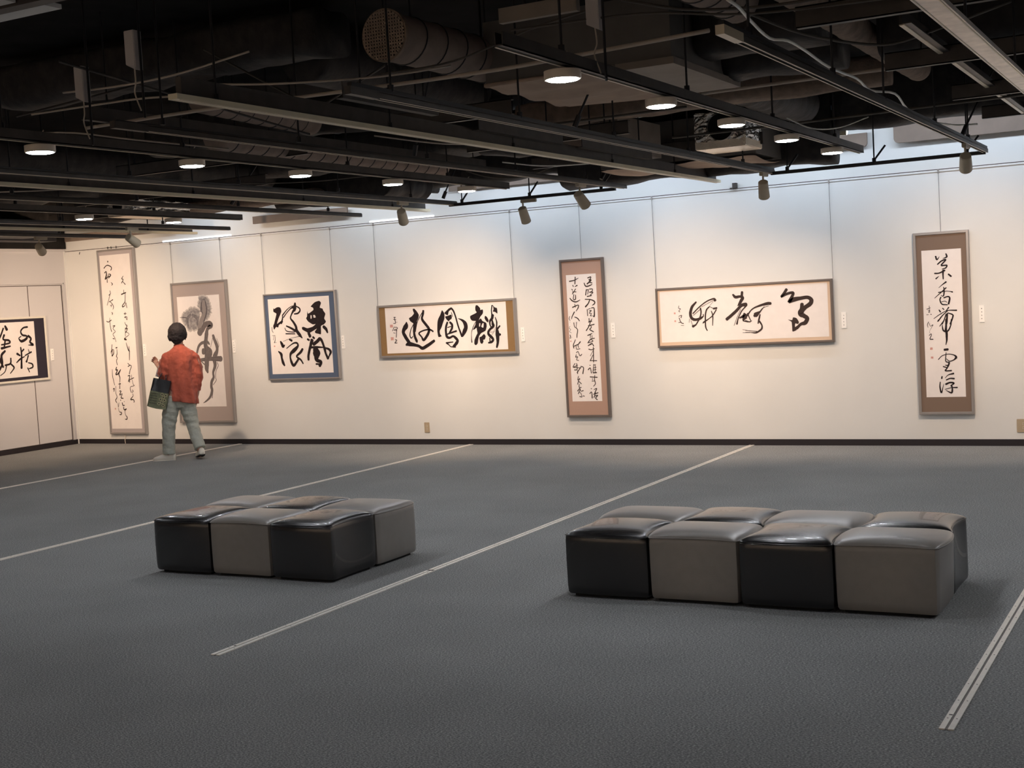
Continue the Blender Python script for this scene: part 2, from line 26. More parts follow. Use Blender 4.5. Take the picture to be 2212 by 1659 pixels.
# ---------------------------------------------------------------- materials
def srgb(r,g,b):
    f=lambda c:(c/255/12.92) if c/255<=0.04045 else ((c/255+0.055)/1.055)**2.4
    return (f(r),f(g),f(b),1)
def mat(name,col,rough=0.5,metal=0.0,spec=0.5,noise_amt=0.0,noise_scale=20,bump=0.0,bump_scale=60,emit=None,es=0,col2=None,coat=0,stretch=None,sheen=0):
    m=bpy.data.materials.new(name); m.use_nodes=True; nt=m.node_tree; N=nt.nodes; L=nt.links
    b=N['Principled BSDF']
    b.inputs['Base Color'].default_value=col; b.inputs['Roughness'].default_value=rough; b.inputs['Metallic'].default_value=metal
    b.inputs['Specular IOR Level'].default_value=spec
    if coat: b.inputs['Coat Weight'].default_value=coat
    if sheen: b.inputs['Sheen Weight'].default_value=sheen
    tc=N.new('ShaderNodeTexCoord'); mp=N.new('ShaderNodeMapping'); L.new(tc.outputs['Object'],mp.inputs[0])
    if stretch: mp.inputs['Scale'].default_value=stretch
    if noise_amt or col2:
        n=N.new('ShaderNodeTexNoise'); n.inputs['Scale'].default_value=noise_scale; n.inputs['Detail'].default_value=6
        L.new(mp.outputs[0],n.inputs['Vector'])
        mx=N.new('ShaderNodeMix'); mx.data_type='RGBA'
        c2=col2 if col2 else tuple(c*(1-noise_amt) for c in col[:3])+(1,)
        rp=N.new('ShaderNodeValToRGB'); rp.color_ramp.elements[0].position=0.35; rp.color_ramp.elements[1].position=0.65
        L.new(n.outputs['Fac'],rp.inputs[0]); L.new(rp.outputs[0],mx.inputs['Factor'])
        mx.inputs['A'].default_value=col; mx.inputs['B'].default_value=c2
        L.new(mx.outputs['Result'],b.inputs['Base Color'])
    if bump:
        n2=N.new('ShaderNodeTexNoise'); n2.inputs['Scale'].default_value=bump_scale; n2.inputs['Detail'].default_value=5
        L.new(mp.outputs[0],n2.inputs['Vector'])
        bp=N.new('ShaderNodeBump'); bp.inputs['Strength'].default_value=bump; bp.inputs['Distance'].default_value=0.01
        L.new(n2.outputs['Fac'],bp.inputs['Height']); L.new(bp.outputs[0],b.inputs['Normal'])
    if emit:
        b.inputs['Emission Color'].default_value=tuple(emit)+(1,); b.inputs['Emission Strength'].default_value=es
    return m
MT={}
MT['wall']=mat('wall_paint',srgb(226,225,222),0.85,noise_amt=0.02,noise_scale=3,bump=0.05,bump_scale=300)
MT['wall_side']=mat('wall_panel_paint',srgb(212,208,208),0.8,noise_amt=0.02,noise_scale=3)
MT['black']=mat('black_plenum_paint',srgb(40,38,37),0.9,noise_amt=0.4,noise_scale=6,bump=0.3,bump_scale=40,spec=0.2)
MT['ceil']=mat('ceiling_black',srgb(36,34,33),0.95,noise_amt=0.4,noise_scale=4,spec=0.1)
MT['skirting']=mat('skirting_vinyl',srgb(36,30,34),0.45)
MT['darkmetal']=mat('dark_dusty_metal',srgb(74,68,64),0.5,noise_amt=0.3,noise_scale=9,metal=0.2)
MT['blackmetal']=mat('black_metal',srgb(24,22,26),0.5,metal=0.1)
MT['slot']=mat('conductor_strip',srgb(214,200,176),0.4,metal=0.0)
MT['pale']=mat('pale_batten_steel',srgb(238,228,200),0.45,noise_amt=0.08,noise_scale=8)
MT['galv']=mat('galvanised_steel',srgb(225,215,205),0.35,metal=0.5,noise_amt=0.25,noise_scale=14)
MT['cream']=mat('cream_lamp_paint',srgb(160,148,128),0.5)
MT['creamwhite']=mat('off_white_plastic',srgb(222,208,190),0.5)
MT['diff']=mat('led_diffuser',(1,1,1,1),0.5,emit=COOL,es=DISC_E)
MT['led']=mat('led_strip',(1,1,1,1),0.5,emit=(0.86,0.93,1.0),es=0.85)  # glow for the bands of reflected light painted on the rail
MT['washer']=mat('washer_tube',(1,1,1,1),0.5,emit=(0.72,0.84,1.0),es=WASH_E*1.15)
MT['washer_dim']=mat('washer_tube_dim',(1,1,1,1),0.5,emit=(0.84,0.91,1.0),es=WASH_E*1.1)
MT['lens']=mat('spot_lens',(1,1,1,1),0.3,emit=(1,0.8,0.6),es=6.0)
MT['brownduct']=mat('dusty_insulation',srgb(146,128,114),0.9,noise_amt=0.3,noise_scale=14,bump=0.6,bump_scale=55,spec=0.2)
MT['clothduct']=mat('grey_brown_duct_cloth',srgb(146,130,120),0.85,noise_amt=0.2,noise_scale=10,bump=0.2,bump_scale=25,spec=0.2)
MT['blackduct']=mat('black_duct_wrap',srgb(40,38,38),0.7,noise_amt=0.3,noise_scale=10,bump=0.5,bump_scale=30,col2=srgb(58,54,52),spec=0.3)
MT['brownboard']=mat('brown_board',srgb(132,116,104),0.8,noise_amt=0.15,noise_scale=5)
MT['boxgrey']=mat('unit_grey_paint',srgb(140,128,118),0.7,noise_amt=0.15,noise_scale=6)
MT['boxside']=mat('unit_side_paint',srgb(104,100,96),0.7,noise_amt=0.15,noise_scale=6)
MT['sag']=mat('sagging_fabric',srgb(190,168,150),0.95,noise_amt=0.15,noise_scale=6,spec=0.1)
MT['foil']=mat('crinkled_foil',srgb(235,232,228),0.22,metal=0.95,bump=1.0,bump_scale=38,noise_amt=0.25,noise_scale=18)
MT['foilquilt']=mat('quilted_foil',srgb(250,235,215),0.33,metal=0.8,bump=1.0,bump_scale=90)
MT['cable']=mat('grey_cable',srgb(185,172,158),0.6)
MT['cablelight']=mat('white_cable',srgb(240,238,230),0.5)
MT['cabledark']=mat('dark_cable',srgb(74,68,62),0.6)
MT['ballast']=mat('ballast_box_grey',srgb(190,184,184),0.6)
MT['bluesteel']=mat('blue_grey_steel',srgb(120,134,150),0.6)
MT['silver']=mat('silver_frame',srgb(168,162,158),0.35,metal=0.5)
MT['darksilver']=mat('dark_silver_frame',srgb(122,112,106),0.38,metal=0.4)
MT['whiteframe']=mat('white_wood_frame',srgb(226,220,208),0.5)
MT['paper']=mat('xuan_paper',srgb(240,232,228),0.95,noise_amt=0.03,noise_scale=12,spec=0.1)
MT['ink']=mat('black_ink',srgb(44,34,36),0.8,noise_amt=0.35,noise_scale=25,spec=0.2)
MT['inkthin']=mat('brown_black_ink',srgb(62,50,47),0.8,spec=0.2)
MT['wash_light']=mat('pale_ink_wash',srgb(172,166,164),0.95,col2=srgb(132,128,130),noise_scale=26,spec=0.1)
MT['wash_edge']=mat('faint_ink_edge',srgb(206,198,192),0.95,col2=srgb(188,181,178),noise_scale=40,spec=0.1)
MT['wash_mid']=mat('mid_ink_wash',srgb(136,130,132),0.95,col2=srgb(110,106,108),noise_scale=30,spec=0.1)
MT['wash_pale']=mat('stroke_ink_wash',srgb(146,138,136),0.95,spec=0.1)
MT['wash_grey']=mat('grey_ink',srgb(122,113,112),0.95,noise_amt=0.15,noise_scale=30,spec=0.1)
MT['wash_dark']=mat('dark_grey_ink',srgb(92,86,88),0.95,spec=0.1)
MT['seal']=mat('red_seal_paste',srgb(196,128,118),0.8,col2=srgb(222,180,170),noise_scale=160)
MT['mat_f0']=mat('mount_navy_black',srgb(44,38,52),0.9)
MT['mat_f1']=mat('mount_warm_grey',srgb(178,168,168),0.9)
MT['mat_f2']=mat('mount_taupe',srgb(174,160,154),0.9)
MT['mat_f3']=mat('mount_blue',srgb(84,98,122),0.9)
MT['mat_f4']=mat('mount_ochre',srgb(146,115,76),0.9,noise_amt=0.15,noise_scale=200)
MT['mat_f5']=mat('mount_pink_tan',srgb(178,146,130),0.9)
MT['mat_f6']=mat('mount_pale_tan',srgb(216,190,166),0.9)
MT['mat_f7']=mat('mount_brown',srgb(126,106,92),0.9)
MT['wire']=mat('steel_wire',srgb(120,116,114),0.4,metal=0.6)
MT['outlet']=mat('beige_outlet_plastic',srgb(176,158,132),0.5)
MT['outletlight']=mat('socket_insert',srgb(200,186,164),0.5)
MT['hole']=mat('dark_slot',srgb(60,44,36),0.6)
MT['gleather']=mat('grey_leather',srgb(130,125,120),0.32,noise_amt=0.06,noise_scale=20,bump=0.08,bump_scale=260,spec=0.7)
MT['bleather']=mat('black_leather',srgb(20,18,19),0.27,bump=0.08,bump_scale=260,spec=0.8,coat=0.25)
MT['plinth']=mat('ottoman_plinth',srgb(12,12,13),0.8)
MT['alu']=mat('floor_channel_aluminium',srgb(238,232,222),0.4,metal=0.1,noise_amt=0.08,noise_scale=30)
MT['alugroove']=mat('channel_groove',srgb(112,108,106),0.5,metal=0.4)
MT['skin']=mat('skin',srgb(196,150,128),0.55)
MT['hair']=mat('dark_brown_hair',srgb(34,25,27),0.75,noise_amt=0.4,noise_scale=90,stretch=(1,1,0.12),bump=0.6,bump_scale=120)
MT['shirt']=mat('rust_linen',srgb(190,92,70),0.85,noise_amt=0.22,noise_scale=14,stretch=(1,1,0.35),bump=0.7,bump_scale=10,sheen=0.2)
MT['trouser']=mat('pale_sage_cotton',srgb(186,188,176),0.85,noise_amt=0.12,noise_scale=10,bump=0.6,bump_scale=12)
MT['shoe']=mat('cream_canvas_shoe',srgb(236,228,214),0.6)
MT['sole']=mat('black_sole',srgb(22,20,20),0.6)
MT['bagblack']=mat('bag_black_leather',srgb(20,20,24),0.3,spec=0.6)
MT['bagcloth']=mat('bag_sage_cloth',srgb(132,134,104),0.8,noise_amt=0.25,noise_scale=30)
MT['motif']=mat('bag_motif_beige',srgb(186,178,140),0.8)
MT['leaflet']=mat('rolled_leaflet',srgb(170,160,165),0.6)
MT['white']=mat('white_card',srgb(250,247,243),0.7)
MT['cardedge']=mat('card_backing',srgb(150,134,122),0.7)
def carpet():
    m=bpy.data.materials.new('charcoal_carpet'); m.use_nodes=True; nt=m.node_tree; N=nt.nodes; L=nt.links; b=N['Principled BSDF']
    tc=N.new('ShaderNodeTexCoord')
    n=N.new('ShaderNodeTexNoise'); n.inputs['Scale'].default_value=110; n.inputs['Detail'].default_value=3; n.inputs['Roughness'].default_value=0.7
    mp=N.new('ShaderNodeMapping'); mp.inputs['Scale'].default_value=(1,1.6,1)
    L.new(tc.outputs['Object'],mp.inputs[0]); L.new(mp.outputs[0],n.inputs['Vector'])
    rp=N.new('ShaderNodeValToRGB'); e=rp.color_ramp.elements
    e[0].position=0.30; e[0].color=srgb(84,86,88); e[1].position=0.72; e[1].color=srgb(202,202,199)
    e2=rp.color_ramp.elements.new(0.5); e2.color=srgb(133,134,134)
    L.new(n.outputs['Fac'],rp.inputs[0])
    n2=N.new('ShaderNodeTexNoise'); n2.inputs['Scale'].default_value=1.3; n2.inputs['Detail'].default_value=4
    L.new(tc.outputs['Object'],n2.inputs['Vector'])
    mr=N.new('ShaderNodeMapRange'); mr.inputs['From Min'].default_value=0.3; mr.inputs['From Max'].default_value=0.7; mr.inputs['To Min'].default_value=0.90; mr.inputs['To Max'].default_value=1.06
    L.new(n2.outputs['Fac'],mr.inputs['Value'])
    mu=N.new('ShaderNodeVectorMath'); mu.operation='SCALE'
    L.new(rp.outputs[0],mu.inputs[0]); L.new(mr.outputs[0],mu.inputs['Scale'])
    L.new(mu.outputs[0],b.inputs['Base Color'])
    b.inputs['Roughness'].default_value=0.95; b.inputs['Specular IOR Level'].default_value=0.15
    bp=N.new('ShaderNodeBump'); bp.inputs['Strength'].default_value=0.5; bp.inputs['Distance'].default_value=0.006
    L.new(n.outputs['Fac'],bp.inputs['Height']); L.new(bp.outputs[0],b.inputs['Normal'])
    return m
MT['carpet']=carpet()
# ---------------------------------------------------------------- helpers
def obj(name,bm,m,parent=None,smooth=False,loc=None,auto=False):
    me=bpy.data.meshes.new(name); bm.normal_update(); bm.to_mesh(me); bm.free()
    me.materials.append(MT[m] if isinstance(m,str) else m)
    if smooth:
        for p in me.polygons: p.use_smooth=True
    if auto: me.set_sharp_from_angle(angle=math.radians(35))
    o=bpy.data.objects.new(name,me); COL.objects.link(o)
    if parent is not None: o.parent=parent
    if loc is not None: o.location=loc
    return o
def tag(o,label,cat,group=None):
    o['label']=label; o['category']=cat
    if group: o['group']=group
    return o
def thing(name,label,cat,loc=(0,0,0),rz=0,group=None):
    o=bpy.data.objects.new(name,None); COL.objects.link(o); o.location=loc; o.rotation_euler=(0,0,rz); o.empty_display_size=0.1
    return tag(o,label,cat,group)
def struct(name,bm,m,parent=None):
    o=obj(name,bm,m,parent)
    if parent is None: o['kind']='structure'
    return o
def BM(): return bmesh.new()
BOXES=[]; DEFER=[]
def hang(t,pts,r=0.006,nm='hanger_rod'):
    # rods are placed once every duct is known, so that they miss the ducts above
    def go():
        for x,y,z in pts:
            for dy in (0,0.04,-0.04,0.08,-0.08,0.12,-0.12):
                if not blocked(x,y+dy,z+0.06,ZC):
                    obj(nm,cyl(BM(),(x,y+dy,z),(x,y+dy,ZC),r,n=6),'blackmetal',t); break
    DEFER.append(go)
def box(bm,x0,x1,y0,y1,z0,z1,bev=0):
    vs=[bm.verts.new(p) for p in ((x0,y0,z0),(x1,y0,z0),(x1,y1,z0),(x0,y1,z0),(x0,y0,z1),(x1,y0,z1),(x1,y1,z1),(x0,y1,z1))]
    fs=[bm.faces.new([vs[i] for i in f]) for f in ((3,2,1,0),(4,5,6,7),(0,1,5,4),(1,2,6,5),(2,3,7,6),(3,0,4,7))]
    if bev:
        es=list({e for f in fs for e in f.edges})
        bmesh.ops.bevel(bm,geom=es,offset=bev,segments=2,affect='EDGES')
    return bm
def bx(*a,**k): return box(BM(),*a,**k)
def tube(bm,pts,rad,n=8,cap=True,up=None,sx=1,sy=1):
    pts=[Vector(p) for p in pts]; rad=rad if isinstance(rad,(list,tuple)) else [rad]*len(pts)
    rings=[]; prev=None
    for i,p in enumerate(pts):
        t=(pts[min(i+1,len(pts)-1)]-pts[max(i-1,0)]).normalized()
        if prev is None:
            a=Vector((0,0,1)) if abs(t.z)<0.9 else Vector((0,1,0))
            x=t.cross(a).normalized()
        else: x=(prev-t*prev.dot(t)).normalized()
        prev=x; y=t.cross(x)
        rr=rad[i]; ax,ay=(rr if isinstance(rr,(tuple,list)) else (rr*sx,rr*sy))
        rings.append([bm.verts.new(p+x*ax*math.cos(2*PI*k/n)+y*ay*math.sin(2*PI*k/n)) for k in range(n)])
    for a,b in zip(rings,rings[1:]):
        for k in range(n): bm.faces.new((a[k],a[(k+1)%n],b[(k+1)%n],b[k]))
    if cap: bm.faces.new(rings[0][::-1]); bm.faces.new(rings[-1])
    return bm
def tb(pts,rad,**k): return tube(BM(),pts,rad,**k)
def cyl(bm,a,b,r,n=20,r2=None): return tube(bm,[a,b],[r,r2 if r2 is not None else r],n=n)
def spline(pts,sub=6):
    pts=[Vector(p) for p in pts]; P=[pts[0]*2-pts[1]]+pts+[pts[-1]*2-pts[-2]]; out=[]
    for i in range(1,len(P)-2):
        for s in range(sub):
            t=s/sub; a,b,c,d=P[i-1],P[i],P[i+1],P[i+2]
            out.append(0.5*((2*b)+(-a+c)*t+(2*a-5*b+4*c-d)*t*t+(-a+3*b-3*c+d)*t*t*t))
    out.append(pts[-1]); return out
def ellip(bm,c,r,n=20,m=14,rot=None):
    c=Vector(c); rings=[]
    R=rot or Matrix.Identity(3)
    top=bm.verts.new(c+R@Vector((0,0,r[2]))); bot=bm.verts.new(c+R@Vector((0,0,-r[2])))
    for i in range(1,m):
        th=PI*i/m
        rings.append([bm.verts.new(c+R@Vector((r[0]*math.sin(th)*math.cos(2*PI*k/n),r[1]*math.sin(th)*math.sin(2*PI*k/n),r[2]*math.cos(th)))) for k in range(n)])
    for k in range(n):
        bm.faces.new((top,rings[0][k],rings[0][(k+1)%n])); bm.faces.new((bot,rings[-1][(k+1)%n],rings[-1][k]))
    for a,b in zip(rings,rings[1:]):
        for k in range(n): bm.faces.new((a[k],b[k],b[(k+1)%n],a[(k+1)%n]))
    return bm
# ---------------------------------------------------------------- room shell
def quad(p): 
    bm=BM(); bm.faces.new([bm.verts.new(q) for q in p]); return bm
struct('floor',bx(XL-0.1,XR+0.1,YF-0.1,YW+0.1,-0.05,0),'carpet')
struct('ceiling',bx(XL-0.1,XR+0.1,YF-0.1,YW+0.1,ZC,ZC+0.1),'ceil')
struct('wall_back',bx(XL-0.1,XR+0.1,YW,YW+0.1,0,ZC),'wall')
struct('wall_left',bx(XL-0.1,XL,YF-0.1,YW,0,ZC),'wall_side')
struct('wall_right',bx(XR,XR+0.1,YF-0.1,YW,0,ZC),'wall')
struct('wall_front',bx(XL,XR,YF-0.1,YF,0,ZC),'wall')
struct('baseboard_back',bx(XL,XR,YW-0.008,YW,0,0.062),'skirting')
struct('baseboard_left',bx(XL,XL+0.008,YF,YW-0.008,0,0.062),'skirting')
# seam bead at the corner, picture rail with shadow line
struct('trim_1',bx(XL+0.0,XL+0.02,YW-0.02,YW,0,2.61),'wall')
t=BM(); box(t,XL,XR,YW-0.012,YW,2.575,2.592); t=struct('trim_2',t,'wall')
t=BM(); box(t,XL,XR,YW-0.004,YW,2.592,2.6); struct('trim_3',t,'hole')
t=BM(); box(t,XL,XL+0.03,8.6,YW-0.02,2.60,2.63); struct('trim_4',t,'wall_side')
# sliding door panels in the left wall
d=struct('door_1',bx(XL,XL+0.012,9.0,12.72,0.066,2.15,bev=0),'wall_side')
g=BM(); box(g,XL+0.008,XL+0.014,12.71,12.722,0.066,2.15); box(g,XL+0.008,XL+0.014,9.0,12.72,2.145,2.153); box(g,XL+0.008,XL+0.014,9.0,12.72,0.066,0.072)
box(g,XL+0.008,XL+0.0135,12.145,12.155,0.066,2.15); box(g,XL+0.008,XL+0.0135,11.2,11.21,0.066,2.15)
struct('door_groove',g,'hole',d)
g=BM(); box(g,XL+0.01,XL+0.024,12.74,12.756,0.062,2.18); box(g,XL+0.01,XL+0.024,9.0,12.756,2.17,2.186)
struct('door_casing',g,'wall_side',d)
# ---------------------------------------------------------------- floor channels (tracks for movable walls)
STR=[(-10.91,'thin pale metal floor strip reaching the back wall beside the walking person'),(-7.551,'long metal floor strip passing behind the smaller group of six seats'),(-4.253,'long metal floor strip running between the two groups of leather seats'),(-0.898,'metal floor strip with screw holes at the right edge of the photo')]
for i,(x,lab) in enumerate(STR):
    t=thing('floor_channel',lab,'floor strip',(x,4.71,0),group='metal channels set in the carpet'); y1=YW-0.012-4.71
    if i==3: y1=6.0
    b=BM()
    box(b,-0.026,-0.005,0,y1,0,0.005); box(b,0.005,0.026,0,y1,0,0.005); obj('rail_plate',b,'alu',t)
    obj('groove',bx(-0.005,0.005,0,y1,0,0.002),'alugroove',t)
    b=BM()
    for k in range(int(y1/0.22)):
        for s in (-0.016,0.016):
            y=0.12+k*0.22
            cyl(b,(s,y,0.0045),(s,y,0.0056),0.0028,n=8)
    box(b,-0.018,-0.006,0.155,0.165,0.0045,0.0056)
    obj('screws',b,'hole',t)
    if i==2:
        obj('joint',bx(-0.022,0.022,1.93,1.95,0.0045,0.0058),'hole',t)
# ---------------------------------------------------------------- ottomans
def contour(u,v,hx,hy,a):
    return (u*(hx+a*(1-v*v)), v*(hy-a*(1-u*u)))
def ottoman_parts(hx,hy,a,seed):
    n=20; z1=0.332
    rim=[(-1+2*i/n,-1) for i in range(n)]+[(1,-1+2*i/n) for i in range(n)]+[(1-2*i/n,1) for i in range(n)]+[(-1,1-2*i/n) for i in range(n)]
    rr=0.045
    def P(u,v,z,off=0.0):
        x,y=contour(u,v,hx-off,hy-off,a*(0.15+0.85*min(1,max(0,z)/0.30)))
        # round the vertical corners slightly
        du=max(0,abs(u)-0.9)/0.1; dv=max(0,abs(v)-0.9)/0.1
        k=du*dv; x-=math.copysign(0.006*k,u); y-=math.copysign(0.006*k,v)
        return (x,y,z)
    bm=BM(); rows=[]
    for z,off in ((0.018,0.008),(0.028,0.003),(0.06,0.001),(0.2,0.0),(0.30,0.001),(0.325,0.002),(z1,0.005)):
        rows.append([bm.verts.new(P(u,v,z,off)) for u,v in rim])
    for A,B in zip(rows,rows[1:]):
        for k in range(len(A)): bm.faces.new((A[k],A[(k+1)%len(A)],B[(k+1)%len(A)],B[k]))
    bm.faces.new(rows[0][::-1])
    body=bm
    bm=BM(); m=22; G=[]
    for i in range(m+1):
        row=[]
        for j in range(m+1):
            # cosine spacing gives the rounded edge more vertices
            u=math.sin((i/m-0.5)*PI); v=math.sin((j/m-0.5)*PI)
            h=((max(0,1-abs(u)**7))*(max(0,1-abs(v)**7)))**0.5
            x,y,z=P(u,v,z1+0.001+0.030*h+0.012*(1-u*u)*(1-v*v))
            row.append(bm.verts.new((x,y,z)))
        G.append(row)
    for i in range(m):
        for j in range(m): bm.faces.new((G[i][j],G[i+1][j],G[i+1][j+1],G[i][j+1]))
    cushion=bm
    pip=tb([P(u,v,z1+0.001,0.001) for u,v in rim]+[P(-1,-1,z1+0.001,0.001)],0.0028,n=6,cap=False)
    foot=BM(); 
    V=[foot.verts.new(P(u,v,0.0,0.03)) for u,v in rim]; W=[foot.verts.new(P(u,v,0.02,0.03)) for u,v in rim]
    for k in range(len(V)): foot.faces.new((V[k],V[(k+1)%len(V)],W[(k+1)%len(V)],W[k]))
    foot.faces.new(V[::-1])
    return body,cushion,pip,foot
def copy_tree(o):
    c=o.copy(); COL.objects.link(c)
    for ch in o.children:
        d=ch.copy(); COL.objects.link(d); d.parent=c
        d.matrix_parent_inverse=ch.matrix_parent_inverse.copy()
    return c
def ottoman_group(x0,y0,px,py,nx,ny,labels,group):
    protos={}
    for j in range(ny):
        for i in range(nx):
            dark=(i+j)%2==0
            loc=(x0+px*(i+0.5),y0+py*(j+0.5),0)
            lab=labels[j][i]
            if dark in protos:
                o=copy_tree(protos[dark]); o.location=loc; o['label']=lab
            else:
                o=thing('leather_ottoman',lab,'ottoman',loc,0,group)
                A=ottoman_parts(px/2-0.0025,py/2-0.0025,-0.030 if dark else 0.030,i)
                m='bleather' if dark else 'gleather'
                obj('body',A[0],m,o,smooth=True,auto=True); obj('cushion',A[1],m,o,smooth=True)
                obj('piping',A[2],m,o,smooth=True); obj('plinth',A[3],'plinth',o)
                protos[dark]=o
ottoman_group(-6.045,6.2,0.468,0.462,3,2,[
 ['black leather cube seat at the near left corner of the smaller group','grey leather cube seat in the middle of the near row of the smaller group','black leather cube seat at the near right corner of the smaller group'],
 ['grey leather cube seat at the far left corner of the smaller group','black leather cube seat in the middle of the far row of the smaller group','grey leather cube seat at the far right corner of the smaller group']],'cube seats pushed together in the group of six')
ottoman_group(-3.145,6.25,0.485,0.432,4,2,[
 ['black leather cube seat at the near left corner of the larger group','grey leather cube seat second from left in the near row of the larger group','black leather cube seat between two grey ones in the near row of the larger group','grey leather cube seat at the near right corner of the larger group'],
 ['grey leather cube seat at the far left corner of the larger group','black leather cube seat second from left in the far row of the larger group','grey leather cube seat third from left in the far row of the larger group','black leather cube seat at the far right corner of the larger group']],'cube seats pushed together in the group of eight')
# ---------------------------------------------------------------- framed calligraphy
def ribbon(bm,pts,z,lo=0.0):
    # pts: flat list x,y,w in mm -> smooth brush stroke of varying width
    P=[Vector((pts[i]/1000,pts[i+1]/1000,pts[i+2]/1000)) for i in range(0,len(pts),3)]
    if len(P)<2: return
    S=spline(P,5); L=[];R=[]
    n=len(S); seed=random.random()*50
    for i,p in enumerate(S):
        a=S[max(i-1,0)]; b=S[min(i+1,n-1)]; t=Vector((b.x-a.x,b.y-a.y)); 
        if t.length<1e-7: t=Vector((1,0))
        t.normalize(); nx=Vector((-t.y,t.x)); w=max(p.z,0.001)/2
        k=1+0.10*noise.noise(Vector((i*0.45,seed,0))); k2=1+0.10*noise.noise(Vector((i*0.45,seed,9)))
        L.append((p.x+nx.x*w*k,p.y+nx.y*w*k)); R.append((p.x-nx.x*w*k2,p.y-nx.y*w*k2))
    def capp(c,d,w,s):
        out=[]
        for q in range(1,5):
            an=PI*q/5; out.append((c.x+s*d.x*math.sin(an)*w*0.75+(-d.y)*math.cos(an)*w*s, c.y+s*d.y*math.sin(an)*w*0.75+d.x*math.cos(an)*w*s))
        return out
    VL=[bm.verts.new((x,y,z)) for x,y in L]; VR=[bm.verts.new((x,y,z)) for x,y in R]
    for i in range(n-1):
        try: bm.faces.new((VL[i],VR[i],VR[i+1],VL[i+1]))
        except ValueError: pass
    for idx,s in ((0,-1),(n-1,1)):
        a=S[max(idx-1,0)]; b=S[min(idx+1,n-1)]; d=Vector((b.x-a.x,b.y-a.y))
        if d.length<1e-7: continue
        d.normalize(); c=[bm.verts.new((x,y,z)) for x,y in capp(S[idx],d,max(S[idx].z,0.001)/2,s)]
        # cap order runs from left (s=1) or right (s=-1) side
        ring=[VL[idx]]+c+[VR[idx]] if s==1 else [VR[idx]]+c+[VL[idx]]
        try: bm.faces.new(ring)
        except ValueError: pass
def smooth_loop(q,sub=4):
    P=[Vector((q[i]/1000,q[i+1]/1000,0)) for i in range(0,len(q),2)]; n=len(P); out=[]
    for i in range(n):
        a,b,c,d=P[i-1],P[i],P[(i+1)%n],P[(i+2)%n]
        for s in range(sub):
            t=s/sub; k=0.6
            cr=0.5*((2*b)+(-a+c)*t+(2*a-5*b+4*c-d)*t*t+(-a+3*b-3*c+d)*t*t*t); ln=b.lerp(c,t)
            out.append(cr*k+ln*(1-k))
    return out
def fillpoly(bm,loops,z,grow=0,rag=0):
    LL=[smooth_loop(q) for q in loops]
    if grow or rag:
        c=sum(LL[0],Vector())/len(LL[0]); new=[]
        for i,p in enumerate(LL[0]):
            dvec=(p-c); g=grow+rag*(0.5+noise.noise(p*130))
            new.append(p+dvec.normalized()*g)
        LL=[new]
    tris=tessellate_polygon(LL); flat=[p for l in LL for p in l]
    vs=[bm.verts.new((p.x,p.y,z)) for p in flat]
    for t in tris:
        try: bm.faces.new([vs[i] for i in t])
        except ValueError: pass
def cbox(bm,c0,c1): box(bm,*sum(([min(a,b),max(a,b)] for a,b in zip(c0,c1)),[]))
